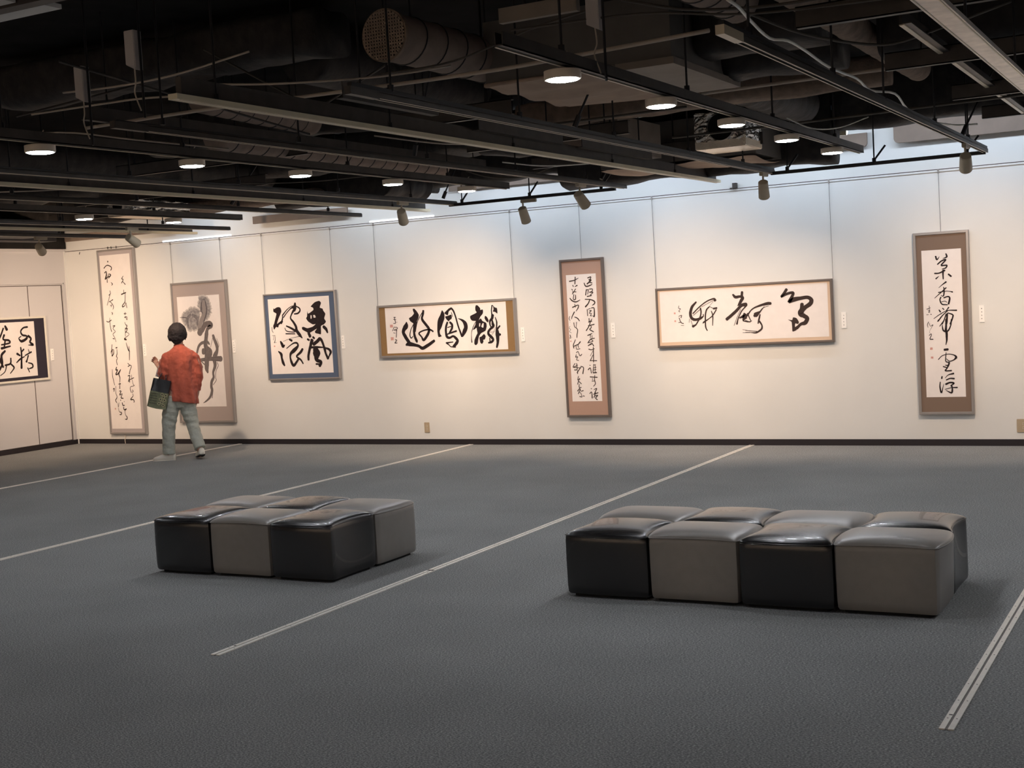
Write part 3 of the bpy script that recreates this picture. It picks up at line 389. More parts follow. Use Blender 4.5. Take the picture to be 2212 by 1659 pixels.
def artwork(key,label,frame_mat,fw,left=False,thin=False):
    F=DATA['frames'][key]; x0,x1,z0,z1=F['o']; px0,px1,pz0,pz1=F['p']
    W=x1-x0; H=z1-z0
    # local axes: X right along picture, Y up, Z towards the viewer
    t=thing('framed_calligraphy',label,'framed calligraphy')
    if left: R=Matrix(((0,0,1),(1,0,0),(0,1,0))); org=Vector((XL+0.005,x0,z0))
    else: R=Matrix(((1,0,0),(0,0,-1),(0,1,0))); org=Vector((x0,YW-0.005,z0))
    t.matrix_world=Matrix.Translation(org)@R.to_4x4()
    D1=0.045
    b=BM()
    prof=[(0,0),(0,D1-0.004),(0.004,D1),(fw-0.004,D1),(fw,D1-0.006),(fw,D1-0.012)]
    cs=[(0,0,1,1),(W,0,-1,1),(W,H,-1,-1),(0,H,1,-1)]
    rings=[[b.verts.new((cx+sx*o,cy+sy*o,h)) for o,h in prof] for cx,cy,sx,sy in cs]
    for i in range(4):
        A,B=rings[i],rings[(i+1)%4]
        for k in range(len(prof)-1): b.faces.new((A[k],B[k],B[k+1],A[k+1]))
    obj('frame',b,frame_mat,t)
    obj('backing_board',bx(0.004,W-0.004,0.004,H-0.004,0,D1-0.014),'mat_'+key,t)
    zp=D1-0.013
    a,c,e,f=px0-x0,px1-x0,pz0-z0,pz1-z0
    obj('paper',bx(a,c,e,f,zp-0.002,zp),'paper',t)
    layers={}
    order=['wash_edge','wash_light','wash_mid','wash_pale','wash_grey','wash_dark','ink','seal']
    def L(k):
        if k not in layers: layers[k]=BM()
        return layers[k]
    cnt=0
    for typ,kind,dat in F['ink']:
        z=zp+0.0003+0.00025*order.index(kind)+cnt*2e-6; cnt+=1
        if typ==0: ribbon(L(kind),dat,z)
        elif typ==1:
            if kind=='wash_light': fillpoly(L('wash_edge'),dat,zp+0.0003+cnt*2e-6,grow=0.006,rag=0.022); fillpoly(L(kind),dat,z,grow=-0.012,rag=0.02)
            else: fillpoly(L(kind),dat,z)
        else:
            p=dat; zz=zp+0.0022
            q=[(p[0],p[1]),(p[2],p[1]),(p[2],p[3]),(p[0],p[3])]
            bb=L('seal'); bb.faces.new([bb.verts.new((u/1000,v/1000,zz)) for u,v in q])
    nm={'ink':'brush_writing','seal':'red_seal','wash_edge':'ink_bleed','wash_light':'ink_wash','wash_mid':'ink_wash','wash_pale':'ink_wash','wash_grey':'brush_painting','wash_dark':'brush_line'}
    for k,bb in layers.items():
        if key=='f0':
            # keep what lies on the paper
            bmesh.ops.bisect_plane(bb,geom=bb.verts[:]+bb.edges[:]+bb.faces[:],plane_co=(0,0,0),plane_no=(-1,0,0),clear_outer=True)
        o=obj(nm[k],bb,('inkthin' if (k=='ink' and thin) else k),t)
        o.location=(a,e,0)
    return t
artwork('f0','calligraphy with dark navy mount and white frame hanging on the left side wall','whiteframe',0.028,left=True)
artwork('f1','very tall narrow framed scroll of thin running script next to the room corner','silver',0.024,thin=True)
artwork('f2','grey ink-wash brush work in a silver frame in front of the walking person','silver',0.026)
artwork('f3','nearly square calligraphy with blue mount and four bold black characters','silver',0.018)
artwork('f4','wide calligraphy with ochre mount and three bold black characters','silver',0.026)
artwork('f5','tall narrow calligraphy with pinkish tan mount and two columns of script','darksilver',0.024,thin=True)
artwork('f6','wide calligraphy with pale tan mount and three loosely brushed characters','darksilver',0.022,thin=True)
artwork('f7','tall calligraphy with brown mount and large characters at the right end of the wall','silver',0.026)
NICE={'f1':'tall running script by the corner','f2':'grey ink-wash brush work','f3':'blue mounted calligraphy','f4':'ochre mounted calligraphy','f5':'pinkish tan mounted calligraphy','f6':'pale tan wide calligraphy','f7':'brown mounted calligraphy','f0':'navy mounted calligraphy on the left wall'}
# caption cards
for k,(c,z) in DATA['cards'].items():
    t=thing('caption_card','small white caption card to the right of the '+NICE[k],'caption card',group='caption cards beside the artworks')
    if k=='f0': t.matrix_world=Matrix.Translation((XL+0.012,c,z))@Matrix(((0,0,1),(1,0,0),(0,1,0))).to_4x4()
    else: t.matrix_world=Matrix.Translation((c,YW,z))@Matrix(((1,0,0),(0,0,-1),(0,1,0))).to_4x4()
    obj('card',bx(-0.0225,0.0225,-0.078,0.078,0,0.010),'white',t)
    b=BM()
    rnd=random.Random(ord(k[1]))
    for i in range(4):
        yy=0.048-i*0.031
        for q in range(4):
            x=rnd.uniform(-0.004,0.004); y=yy+rnd.uniform(-0.004,0.004)
            if q%2: box(b,-0.0045,0.0045,y-0.0008,y+0.0008,0.0101,0.0106)
            else: box(b,x-0.0008,x+0.0008,yy-0.005,yy+0.005,0.0101,0.0106)
    obj('writing',b,'inkthin',t)
# hanging wires
for k,s,x,z in DATA['wires']:
    F=DATA['frames'][k]['o']; top=F[3]
    sd={'left':'the left side of the ','right':'the right side of the ','mid':'the '}[s]
    t=thing('hanging_wire','thin steel wire from the rail holding '+sd+NICE[k],'hanging wire',(x,YW-0.016,2.6),group='picture wires hanging from the rail')
    obj('wire',tb([(0,0,-0.03),(0.004,-0.006,top-2.6)],0.0022,n=6),'wire',t)
    b=BM(); box(b,-0.006,0.006,-0.006,0.006,-0.04,-0.005); box(b,-0.009,0.009,-0.009,-0.003,-0.012,-0.004); obj('hook',b,'silver',t)
# spare rail hooks, clip and coiled cable end
tag(obj('rail_clip',box(bx(-0.02,0.02,-0.05,0,0,0.05),-0.045,-0.01,-0.055,-0.03,-0.012,0.004),'darkmetal',None,loc=(-4.30,YW-0.012,2.60)),'small dark clip standing on the rail above the pale tan wide calligraphy','rail clip')
t=thing('rail_hook','loose pair of hooks on the rail above the tall running script','rail hook',(-12.86,YW-0.014,2.60))
for dx in (-0.06,0,0.09): obj('hook',tb([(dx,0,0.01),(dx+0.01,-0.01,-0.02),(dx+0.02,-0.012,0.0)],0.004,n=6),'darkmetal',t)
tag(obj('rail_hook',tb([(0,0,0.0),(0.0,-0.01,-0.03),(0.01,-0.012,-0.015)],0.004,n=6),'darkmetal',None,loc=(-13.43,YW-0.014,2.575)),'single small hook on the rail near the room corner','rail hook')
tag(obj('wall_cable',tb([(0,0,0.13),(0.004,-0.004,0.08),(-0.002,-0.01,0.05),(0.006,-0.014,0.005)],0.004,n=6),'creamwhite',None,loc=(-12.857,YW-0.012,0)),'short white cable hanging to the floor below the tall running script','cable')
# outlets
def outlet(x,z,wd,hh,lab):
    t=thing('power_outlet',lab,'power outlet'); t.matrix_world=Matrix.Translation((x,YW,z))@Matrix(((1,0,0),(0,0,-1),(0,1,0))).to_4x4()
    obj('plate',bx(-wd/2,wd/2,-hh/2,hh/2,0,0.008,bev=0.003),'outlet',t)
    for yy in (0.018,-0.018):
        o=obj('socket',bx(-0.012,0.012,yy-0.012,yy+0.012,0.007,0.0095),'outletlight',t)
        b=BM(); box(b,-0.006,-0.003,yy-0.005,yy+0.006,0.0092,0.0101); box(b,0.003,0.006,yy-0.005,yy+0.006,0.0092,0.0101); obj('slots',b,'hole',o)
outlet(-8.135,0.196,0.07,0.12,'beige wall outlet below the ochre mounted calligraphy')
outlet(-1.655,0.187,0.12,0.125,'double beige wall outlet at the right edge of the photo')
# ---------------------------------------------------------------- person
PX=Vector((-10.645,11.312,0)); DV=Vector((-0.68532,0.72824,0)); UV=Vector((0.72824,0.68532,0))
def L(u,d,z): return (u,d,z)
def person_obj(name,bm,m,parent,vox,disp=None,sm=8):
    o=obj(name,bm,m,parent,smooth=True)
    r=o.modifiers.new('remesh','REMESH'); r.mode='VOXEL'; r.voxel_size=vox; r.use_smooth_shade=True
    s=o.modifiers.new('smooth','SMOOTH'); s.factor=0.5; s.iterations=sm
    if disp:
        for k,(sz,st) in enumerate(disp):
            tx=bpy.data.textures.new(name+'_fold%d'%k,'CLOUDS'); tx.noise_scale=sz
            dm=o.modifiers.new('fold','DISPLACE'); dm.texture=tx; dm.strength=st; dm.mid_level=0.5; dm.texture_coords='LOCAL'
    return o
pr=thing('person','person seen from behind in rust-red blouse and pale grey-green trousers, carrying a tote bag','person')
pr.matrix_world=Matrix.Translation(PX)@Matrix((UV,DV,Vector((0,0,1)))).transposed().to_4x4()
# body: one continuous surface
b=BM()
hd=Matrix.Rotation(math.radians(20),3,'Z')
ellip(b,(0.160,0.012,1.452),(0.078,0.093,0.108),rot=hd)
ellip(b,(0.150,0.045,1.405),(0.058,0.060,0.062),rot=hd)      # jaw
tube(b,[(0.167,-0.005,1.24),(0.166,0.0,1.31),(0.162,0.005,1.38)],[0.062,0.050,0.054],n=16)
tube(b,[(0.125,0,0.64),(0.13,0,0.74),(0.15,0,0.88),(0.17,0,1.02),(0.172,0,1.14),(0.17,0,1.22),(0.17,0,1.27)],[(0.14,0.085),(0.145,0.095),(0.125,0.085),(0.135,0.09),(0.145,0.085),(0.13,0.07),(0.07,0.055)],n=20)
tube(b,[(0.06,0,1.205),(0.005,0.0,1.18),(-0.005,0.005,1.06),(-0.005,0.02,0.965),(-0.03,0.09,0.99),(-0.062,0.155,1.045),(-0.075,0.18,1.072)],[0.04,0.042,0.040,0.036,0.032,0.026,0.023],n=14)
tube(b,[(0.28,0,1.20),(0.335,0,1.17),(0.358,-0.01,1.05),(0.362,-0.015,0.94),(0.345,0,0.83),(0.325,0.015,0.725),(0.318,0.02,0.70)],[0.04,0.042,0.040,0.035,0.030,0.024,0.022],n=14)
# ears, nose, brow, lips (face looks away towards the wall)
ellip(b,(0.236,0.030,1.408),(0.010,0.018,0.030)); ellip(b,(0.082,-0.010,1.395),(0.010,0.018,0.028))
fd=Vector((-0.34,0.94,0)).normalized(); fc=Vector((0.160,0.012,1.43))
tube(b,[fc+fd*0.082+Vector((0,0,0.028)),fc+fd*0.104+Vector((0,0,-0.012)),fc+fd*0.086+Vector((0,0,-0.020))],[0.008,0.013,0.010],n=8)
sd=Vector((fd.y,-fd.x,0))
for s in (-1,1): ellip(b,fc+fd*0.078+sd*0.03*s+Vector((0,0,0.045)),(0.022,0.012,0.008))
ellip(b,fc+fd*0.088+Vector((0,0,-0.043)),(0.022,0.012,0.009)); ellip(b,fc+fd*0.074+Vector((0,0,-0.078)),(0.022,0.018,0.018))
# right hand hanging, fingers slightly curled
def hand(b,wr,dirv,pn,side,curl,flip=1):
    wr=Vector(wr); dirv=Vector(dirv).normalized(); pn=Vector(pn).normalized(); sv=dirv.cross(pn).normalized()*flip
    tube(b,[wr-dirv*0.01,wr+dirv*0.03,wr+dirv*0.075],[(0.022,0.016),(0.034,0.016),(0.037,0.014)],n=12)
    tube(b,[wr+dirv*0.045-sv*0.012,wr+dirv*0.07],[0.02,0.02],n=10)
    for i,(off,ln) in enumerate(((-0.028,0.066),(-0.010,0.075),(0.009,0.070),(0.027,0.055))):
        p=wr+dirv*0.072+sv*off; q=[p]; dd=dirv.copy()
        for s in range(3):
            dd=(Matrix.Rotation(curl*(0.8+0.15*i),3,sv)@dd).normalized(); q.append(q[-1]+dd*ln*(0.42,0.33,0.25)[s])
        tube(b,q,[0.0088,0.0083,0.0076,0.0062],n=8)
    p=wr+dirv*0.02-sv*0.026
    tube(b,[p,p+dirv*0.025-sv*0.018+pn*0.004,p+dirv*0.05-sv*0.024+pn*0.012],[0.012,0.010,0.0075],n=8)
hand(b,(0.316,0.022,0.70),(-0.05,0.02,-1),(-1,0,0),1,0.28)
hand(b,(-0.078,0.185,1.076),(-0.25,0.35,0.6),(0.5,0.8,-0.3),1,-0.62)
# legs under the trousers and feet
tube(b,[(0.06,0,0.70),(0.02,0,0.52),(-0.015,0,0.37),(-0.025,0,0.22),(-0.03,0.01,0.06)],[0.085,0.068,0.052,0.046,0.034],n=14)
tube(b,[(0.19,0,0.70),(0.225,-0.01,0.53),(0.258,-0.03,0.385),(0.29,-0.10,0.24),(0.318,-0.165,0.10)],[0.085,0.068,0.052,0.046,0.034],n=14)
tube(b,[(-0.03,0.012,0.06),(-0.08,0.03,0.04),(-0.15,0.05,0.03)],[0.032,0.03,0.025],n=12)
tube(b,[(0.318,-0.165,0.10),(0.315,-0.12,0.06),(0.305,-0.03,0.03)],[0.032,0.03,0.025],n=12)
person_obj('body',b,'skin',pr,0.0045,sm=3)
# hair: short rounded bob
b=BM()
ellip(b,(0.158,0.0,1.462),(0.101,0.108,0.108),n=28,m=20,rot=hd)
ellip(b,(0.152,-0.020,1.405),(0.088,0.080,0.070),n=24,m=16)
ellip(b,(0.150,-0.030,1.365),(0.058,0.050,0.045))
ellip(b,(0.075,-0.01,1.415),(0.026,0.055,0.055)); ellip(b,(0.245,-0.005,1.432),(0.022,0.05,0.052))
rr=random.Random(5)
for i in range(46):
    an=rr.uniform(-PI*0.95,0.0); zz=rr.uniform(1.36,1.42)
    x=0.158+0.094*math.cos(an); y=0.0+0.095*math.sin(an)
    tube(b,[(0.158+0.09*math.cos(an),0.095*math.sin(an),1.50),(x+0.006*math.cos(an),y,1.44),(x-0.010*math.cos(an),y+0.01,zz)],[0.008,0.010,0.004],n=6)
person_obj('hair',b,'hair',pr,0.0045,disp=[(0.03,0.010),(0.012,0.004)],sm=2)
# blouse: torso and sleeves
b=BM()
T=[(0.176,0,0.660,0.164,0.146),(0.176,0,0.70,0.165,0.146),(0.176,0,0.80,0.167,0.140),(0.176,0,0.92,0.167,0.132),(0.175,0,1.03,0.168,0.124),(0.173,-0.002,1.12,0.172,0.116),(0.172,-0.003,1.19,0.168,0.102),(0.171,-0.002,1.235,0.140,0.088),(0.170,0,1.272,0.092,0.072),(0.168,0,1.30,0.062,0.058),(0.168,0,1.322,0.058,0.055)]
def fold(an,z): return 0.006*math.sin(an*9+z*5)+0.005*math.sin(an*5-z*11+1)+0.004*noise.noise(Vector((an*3,z*6,3)))
rings=[]
n=64; Tz=[]
for i in range(len(T)-1):
    for s in range(6): Tz.append(tuple(T[i][k]+(T[i+1][k]-T[i][k])*s/6 for k in range(5)))
Tz.append(T[-1])
for (x,y,z,rx,ry) in Tz:
    row=[]
    for k in range(n):
        an=2*PI*k/n; f=fold(an,z)*min(1,(1.30-z)/0.15 if z>1.15 else 1)*(1.0 if z>0.75 else 1.4)
        zz=z-(0.030*math.cos(an)*max(0,(0.9-z)/0.25) if z<0.9 else 0)
        row.append(b.verts.new((x+(rx+f)*math.cos(an),y+(ry+f)*math.sin(an),zz)))
    rings.append(row)
for A,B in zip(rings,rings[1:]):
    for k in range(n): b.faces.new((A[k],A[(k+1)%n],B[(k+1)%n],B[k]))
b.faces.new(rings[0][::-1]); b.faces.new(rings[-1])
def sleeve(b,pts,rad,ph):
    S=spline([Vector(p) for p in pts],6); n0=len(S)
    R=[]
    for i in range(n0):
        t=i/(n0-1)*(len(rad)-1); k=int(min(t,len(rad)-2)); R.append(rad[k]+(rad[k+1]-rad[k])*(t-k))
    m0=len(b.verts); tube(b,S,R,n=28)
    b.verts.ensure_lookup_table()
    for i in range(n0):
        c=S[i]
        for k in range(28):
            v=b.verts[m0+i*28+k]; dv=(v.co-c); an=2*PI*k/28
            v.co=c+dv*(1+0.10*math.sin(an*6+i*0.25+ph)+0.07*math.sin(i*1.1+an*2+ph))
sleeve(b,[(0.07,0,1.20),(0.025,0,1.165),(0.005,0,1.08),(0.002,0.005,1.0),(0.005,0.02,0.965),(-0.03,0.075,0.985),(-0.052,0.125,1.02)],[0.052,0.066,0.074,0.078,0.074,0.060,0.040],0)
sleeve(b,[(0.26,0,1.205),(0.315,0,1.165),(0.340,-0.005,1.07),(0.352,-0.012,0.95),(0.345,-0.005,0.86),(0.332,0.008,0.785)],[0.052,0.060,0.060,0.056,0.046,0.036],2)
person_obj('blouse',b,'shirt',pr,0.0048,disp=[(0.07,0.012),(0.03,0.006)],sm=2)
# trousers
b=BM()
def leg(b,pts,rad,ph):
    S=spline([Vector(p) for p in pts],6); n0=len(S); R=[]
    for i in range(n0):
        t=i/(n0-1)*(len(rad)-1); k=int(min(t,len(rad)-2)); R.append(rad[k]+(rad[k+1]-rad[k])*(t-k))
    m0=len(b.verts); tube(b,S,R,n=32); b.verts.ensure_lookup_table()
    for i in range(n0):
        c=S[i]
        for k in range(32):
            v=b.verts[m0+i*32+k]; dv=(v.co-c); an=2*PI*k/32
            v.co=c+dv*(1+0.03*math.sin(an*3+i*0.4+ph)+0.035*math.sin(i*1.5+an+ph)*math.exp(-((i/n0-0.55)/0.25)**2)+0.03*math.sin(i*1.9+an*2))
leg(b,[(0.050,0,0.74),(0.035,0,0.62),(0.01,0,0.50),(-0.014,0,0.37),(-0.022,0.005,0.22),(-0.028,0.012,0.075)],[0.088,0.092,0.088,0.075,0.071,0.071],0)
leg(b,[(0.205,0,0.74),(0.215,0,0.62),(0.230,-0.01,0.52),(0.257,-0.03,0.385),(0.290,-0.095,0.24),(0.316,-0.160,0.125)],[0.088,0.094,0.088,0.070,0.066,0.064],2)
tube(b,[(0.13,0,0.60),(0.13,0,0.66),(0.135,0,0.78)],[(0.12,0.085),(0.140,0.09),(0.135,0.085)],n=24)
person_obj('trousers',b,'trouser',pr,0.0048,disp=[(0.06,0.010),(0.025,0.004)],sm=2)
# shoes
def shoe(name,heel,toe,hz,side):
    h=Vector(heel); t=Vector(toe); ax=(t-h); ln=ax.length; ax.normalize(); sv=ax.cross(Vector((0,0,1))).normalized(); up=sv.cross(ax).normalized()
    b=BM(); rings=[]
    prof=[(0,0.020,0.060),(0.03,0.032,0.086),(0.10,0.036,0.092),(0.25,0.038,0.098),(0.42,0.040,0.090),(0.60,0.044,0.072),(0.78,0.046,0.056),(0.92,0.036,0.046),(1.0,0.016,0.032)]
    for s,wd,hh in prof:
        c=h+ax*ln*s; row=[]
        for k in range(20):
            an=2*PI*k/20; x=math.cos(an)*wd; z=(math.sin(an)*0.5+0.5)*hh if math.sin(an)>0 else 0.5*hh*(1-abs(math.sin(an))**0.4)
            row.append(b.verts.new(c+sv*x+up*max(z,0.006)))
        rings.append(row)
    for A,B in zip(rings,rings[1:]):
        for k in range(20): b.faces.new((A[k],A[(k+1)%20],B[(k+1)%20],B[k]))
    b.faces.new(rings[0][::-1]); b.faces.new(rings[-1])
    o=obj('shoe',b,'shoe',pr,smooth=True)
    b=BM(); rows=[]
    for z in (0.0,0.010):
        rows.append([b.verts.new(h+ax*ln*s+sv*w2*sg+up*z) for sg,seq in ((1,prof),(-1,prof[::-1])) for s,w2,_ in seq])
    A,B=rows; m_=len(A)
    for k in range(m_): b.faces.new((A[k],A[(k+1)%m_],B[(k+1)%m_],B[k]))
    b.faces.new(A[::-1]); b.faces.new(B)
    obj('sole',b,side,o)
shoe('shoe',(0.045,-0.005,0.0),(-0.207,0.055,0.0),0,'shoe')
shoe('shoe',(0.336,-0.215,0.052),(0.300,0.0,0.006),0,'sole')
pr.scale=(1,1,1)
# rolled leaflet in the raised left hand
lf=thing('rolled_leaflet','small rolled pale leaflet held in the raised left hand of the person','leaflet')
lf.matrix_world=pr.matrix_world.copy()
obj('roll',tb([(-0.062,0.165,1.075),(-0.098,0.150,0.965)],0.021,n=16,cap=False),'leaflet',lf,smooth=True)
obj('roll_end',tb([(-0.097,0.150,0.966),(-0.0985,0.1495,0.962)],0.020,n=16),'cabledark',lf)
# tote bag
bg=thing('tote_bag','black and sage green tote bag with flower medallions on the arm of the person','bag')
a0=math.radians(-15)
bg.matrix_world=pr.matrix_world@Matrix.Translation((-0.044,-0.085,0.935))@Matrix.Rotation(math.radians(15),4,'Y')@Matrix.Rotation(math.radians(-8),4,'Z')
def bagpiece(z0,z1,wx0,wx1,d0,d1,curve=0.0):
    b=BM(); rows=[]
    for i in range(9):
        t=i/8; z=z0+(z1-z0)*t; wx=wx0+(wx1-wx0)*t; dd=d0+(d1-d0)*t; row=[]
        for k in range(40):
            an=2*PI*k/40; ca,sa=math.cos(an),math.sin(an)
            x=wx*math.copysign(abs(ca)**0.35,ca); y=dd*math.copysign(abs(sa)**0.45,sa)+0.004*math.sin(x*40+z*10)
            row.append(b.verts.new((x,y,z-(curve*(1-(x/wx)**2) if i==8 and curve else 0))))
        rows.append(row)
    for A,B in zip(rows,rows[1:]):
        for k in range(40): b.faces.new((A[k],B[k],B[(k+1)%40],A[(k+1)%40]))
    return b,rows
b,rows=bagpiece(0.0,-0.145,0.100,0.104,0.012,0.034)
obj('bag_upper',b,'bagblack',bg,smooth=True)
b,rows=bagpiece(-0.145,-0.325,0.1045,0.106,0.035,0.040,curve=0.012); b.faces.new(rows[-1])
obj('bag_lower',b,'bagcloth',bg,smooth=True)
for s in (-1,1):
    hp=spline([(-0.035,s*0.014,-0.03),(-0.034,s*0.016,0.02),(-0.012,0.03+s*0.012,0.075),(0.012,0.05+s*0.012,0.080),(0.036,0.02+s*0.014,0.02),(0.038,s*0.014,-0.03)],5)
    obj('handle',tb(hp,0.0045,n=8),'bagblack',bg,smooth=True)
for (x,z) in ((0.035,-0.165),(0.078,-0.170),(0.055,-0.195),(0.030,-0.222),(0.075,-0.225),(0.050,-0.252),(0.022,-0.275),(0.070,-0.285)):
    b=BM()
    for k in range(8): cyl(b,(x+0.012*math.cos(PI*k/4),-0.0375,z+0.012*math.sin(PI*k/4)),(x+0.012*math.cos(PI*k/4),-0.0425,z+0.012*math.sin(PI*k/4)),0.0058,n=8)
    o=obj('flower_motif',b,'motif',bg)
    obj('motif_centre',cyl(BM(),(x,-0.037,z),(x,-0.0432,z),0.0085,n=8),'bagblack',o)
b=BM(); rnd=random.Random(3)
for i in range(5):
    z=-0.168-i*0.028; x=-0.088
    while x<-0.012:
        w_=rnd.uniform(0.004,0.008); box(b,x,x+w_,-0.041,-0.036,z-rnd.uniform(0.002,0.005),z+rnd.uniform(0.002,0.005)); x+=w_+0.003
obj('printed_lines',b,'cabledark',bg)
# ---------------------------------------------------------------- ceiling: lighting tracks and battens
def blocked(x,y,z0,z1,m=0.02):
    return any(b[0]-m<x<b[1]+m and b[2]-m<y<b[3]+m and b[4]<z1 and b[5]>z0 for b in BOXES)
def clear_y(x,y,z0,z1,reach=0.6):
    for k in range(0,int(reach/0.05)+1):
        for s in (1,-1):
            if not blocked(x,y+s*k*0.05,z0,z1): return y+s*k*0.05
    return None
def rods(t,x,y0,y1,z,**k):
    DEFER.append(lambda: rods_(t,x,y0,y1,z,**k))
def rods_(t,x,y0,y1,z,first=0.35,step=1.25,top=ZC,brace=()):
    y=y0+first; k=0
    while y<y1-0.1:
        yy=clear_y(x,y,z,top)
        if yy is not None and y0<yy<y1:
            b=BM(); cyl(b,(x,yy,z),(x,yy,top),0.0065,n=6); cyl(b,(x,yy,z-0.004),(x,yy,z+0.03),0.016,n=8)
            obj('support_rod',b,'blackmetal',t)
        y+=step; k+=1
    for (yb,dx,dy) in brace:
        if any(blocked(x+dx*q/8,yb+dy*q/8,z+0.53*q/8,z+0.07+0.53*q/8) for q in range(9)): continue
        b=BM(); cyl(b,(x,yb,z+0.02),(x+dx,yb+dy,z+0.55),0.008,n=6); cyl(b,(x,yb,z+0.01),(x+dx*0.12,yb+dy*0.12,z+0.08),0.018,n=8)
        obj('brace_rod',b,'blackmetal',t)
def track(x,y0,y1,lab,z=ZT,brace=(),first=0.35,step=1.35):
    t=thing('lighting_track',lab,'lighting track',(0,0,0),group='lighting tracks hung below the black ceiling')
    b=BM(); box(b,x-0.0175,x-0.012,y0,y1,z,z+0.03); box(b,x+0.012,x+0.0175,y0,y1,z,z+0.03); box(b,x-0.0175,x+0.0175,y0,y1,z+0.026,z+0.034); box(b,x-0.004,x+0.004,y0,y1,z+0.004,z+0.02)
    obj('channel',b,'darkmetal',t)
    b=BM(); box(b,x-0.0175,x-0.0115,y0+0.01,y1-0.05,z-0.002,z); box(b,x+0.0115,x+0.0175,y0+0.01,y1-0.05,z-0.002,z)
    obj('conductor_edge',b,'slot',t)
    obj('feed_end',bx(x-0.019,x+0.019,y0-0.02,y0+0.22,z-0.004,z+0.034),'slot' if x>-3 else 'darkmetal',t)
    obj('hanger_bar',bx(x-0.012,x+0.012,y0,y1,z+0.034,z+(0.055 if x>-5 else 0.042)),'blackmetal',t)
    rods(t,x,y0,y1,z+0.05,first=first,step=step,brace=brace)
    return t
track(-3.585,5.16,11.76,'long lighting track left of the row of five lamps nearest the camera',brace=((7.6,0.25,0.1),(10.9,0.3,0.2)))
track(-1.74,5.10,11.72,'long lighting track on the right with its bright near end under the ceiling',brace=((10.6,0.25,0.15),))
track(-5.04,5.12,11.75,'long lighting track carrying a spotlight near the left end of the wall bar',brace=((8.0,0.3,-0.2),(11.2,0.2,0.3)))
track(-6.935,5.3,11.75,'lighting track just left of the middle row of disc lamps',brace=((11.5,0.25,0.1),))
track(-8.33,5.6,12.05,'lighting track ending above the blue mounted calligraphy',brace=((9.9,0.35,0.2),(10.9,-0.35,0.2)))
track(-10.235,6.6,12.1,'lighting track ending above the grey ink-wash brush work',brace=((11.7,0.3,0.2),(11.5,-0.2,0.3)))
track(-11.61,7.6,11.85,'leftmost lighting track, ending above the tall running script',first=0.5)
def batten(x,y0,y1,lab,w,h,hz,mt='pale',z=ZT):
    t=thing('strip_batten',lab,'batten',group='pale bottomed battens under the ceiling')
    b=BM(); box(b,x-w/2,x+w/2,y0,y1,z,z+h); obj('pale_tray',b,mt,t)
    b=BM(); box(b,x-w/2+0.006,x-w/2+0.012,y0+0.03,y1,z-0.002,z); box(b,x+w/2-0.014,x+w/2-0.008,y0+0.03,y1,z-0.002,z); obj('tray_lips',b,'slot',t)
    obj('dark_channel',bx(x-w/2-0.004,x-w/2+0.03,y0+0.06,y1-0.06,z+h,z+h+hz),'darkmetal',t)
    rods(t,x,y0,y1,z+h,first=0.3,step=1.5)
batten(-4.23,4.67,12.10,'cream strip batten crossing the middle of the ceiling',0.055,0.026,0.085)
batten(-7.55,5.2,12.2,'cream strip batten ending above the ochre mounted calligraphy',0.055,0.026,0.07)
batten(-10.84,6.8,12.2,'cream strip batten in front of the room corner',0.055,0.026,0.06)
batten(-0.94,2.6,9.2,'bright metal strip batten at the upper right corner of the photo',0.10,0.02,0.05,mt='galv')
# transverse bars next to the wall
for x0,x1,lab in ((-6.98,-5.12,'dark ceiling bar parallel to the wall above the ochre mounted calligraphy'),(-3.585,-1.74,'dark ceiling bar parallel to the wall above the pale tan wide calligraphy')):
    t=thing('cross_bar',lab,'ceiling bar',group='dark bars parallel to the back wall')
    obj('bar',bx(x0,x1,11.68,11.71,ZT-0.012,ZT+0.018),'blackmetal',t)
    for xx in (x0+0.15,(x0+x1)/2,x1-0.15):
        b=BM(); cyl(b,(xx,11.695,ZT),(xx,11.695,ZC),0.0065,n=6); cyl(b,(xx,11.695,ZT),(xx,11.695,ZT+0.05),0.017,n=8); cyl(b,(xx,11.695,ZT+0.03),(xx+0.1,11.695,ZT+0.15),0.009,n=6)
        obj('support_rod',b,'blackmetal',t)
# disc lamps on steel channels
def disc_row(x,ys,y0,y1,labs,blab,z=ZT):
    t=thing('lamp_channel',blab,'ceiling channel',group='dark steel channels carrying the disc lamps')
    b=BM(); box(b,x-0.02,x+0.02,y0,y1,z+0.052,z+0.058); box(b,x-0.02,x-0.015,y0,y1,z+0.05,z+0.11); box(b,x+0.015,x+0.02,y0,y1,z+0.05,z+0.11); obj('channel',b,'darkmetal',t)
    b=BM(); box(b,x-0.02,x-0.012,y0,y1,z+0.046,z+0.05); obj('lower_lip',b,'slot',t)
    rods(t,x,y0,y1,z+0.11,first=0.6,step=1.6)
    for i,y in enumerate(ys):
        o=thing('disc_lamp',labs[i],'ceiling lamp',(x-0.045,y,z),group='round cool white LED ceiling lamps')
        R=0.083
        b=BM(); tube(b,[(0,0,0.001),(0,0,0.0),(0,0,0.006),(0,0,0.040),(0,0,0.044)],[R-0.006,R,R+0.004,R+0.004,R-0.01],n=40); obj('housing',b,'creamwhite',o,smooth=True,auto=True)
        b=BM(); tube(b,[(0,0,-0.003),(0,0,0.0005)],[R-0.012,R-0.008],n=40); obj('diffuser',b,'diff',o)
        b=BM(); cyl(b,(0.02,0,0.044),(0.03,0,0.08),0.006,n=6); tube(b,spline([(0,0,0.045),(0.01,0.02,0.08),(-0.01,0.03,0.11),(0.02,0.02,0.13)],4),0.003,n=5); obj('bracket',b,'cable',o)
O=['nearest','second','third','fourth','farthest']
def labs(row,n=5): return ['round white LED ceiling lamp, %s of the %s'%(O[i] if not(n==2 and i==1) else 'farther',row) for i in range(n)]
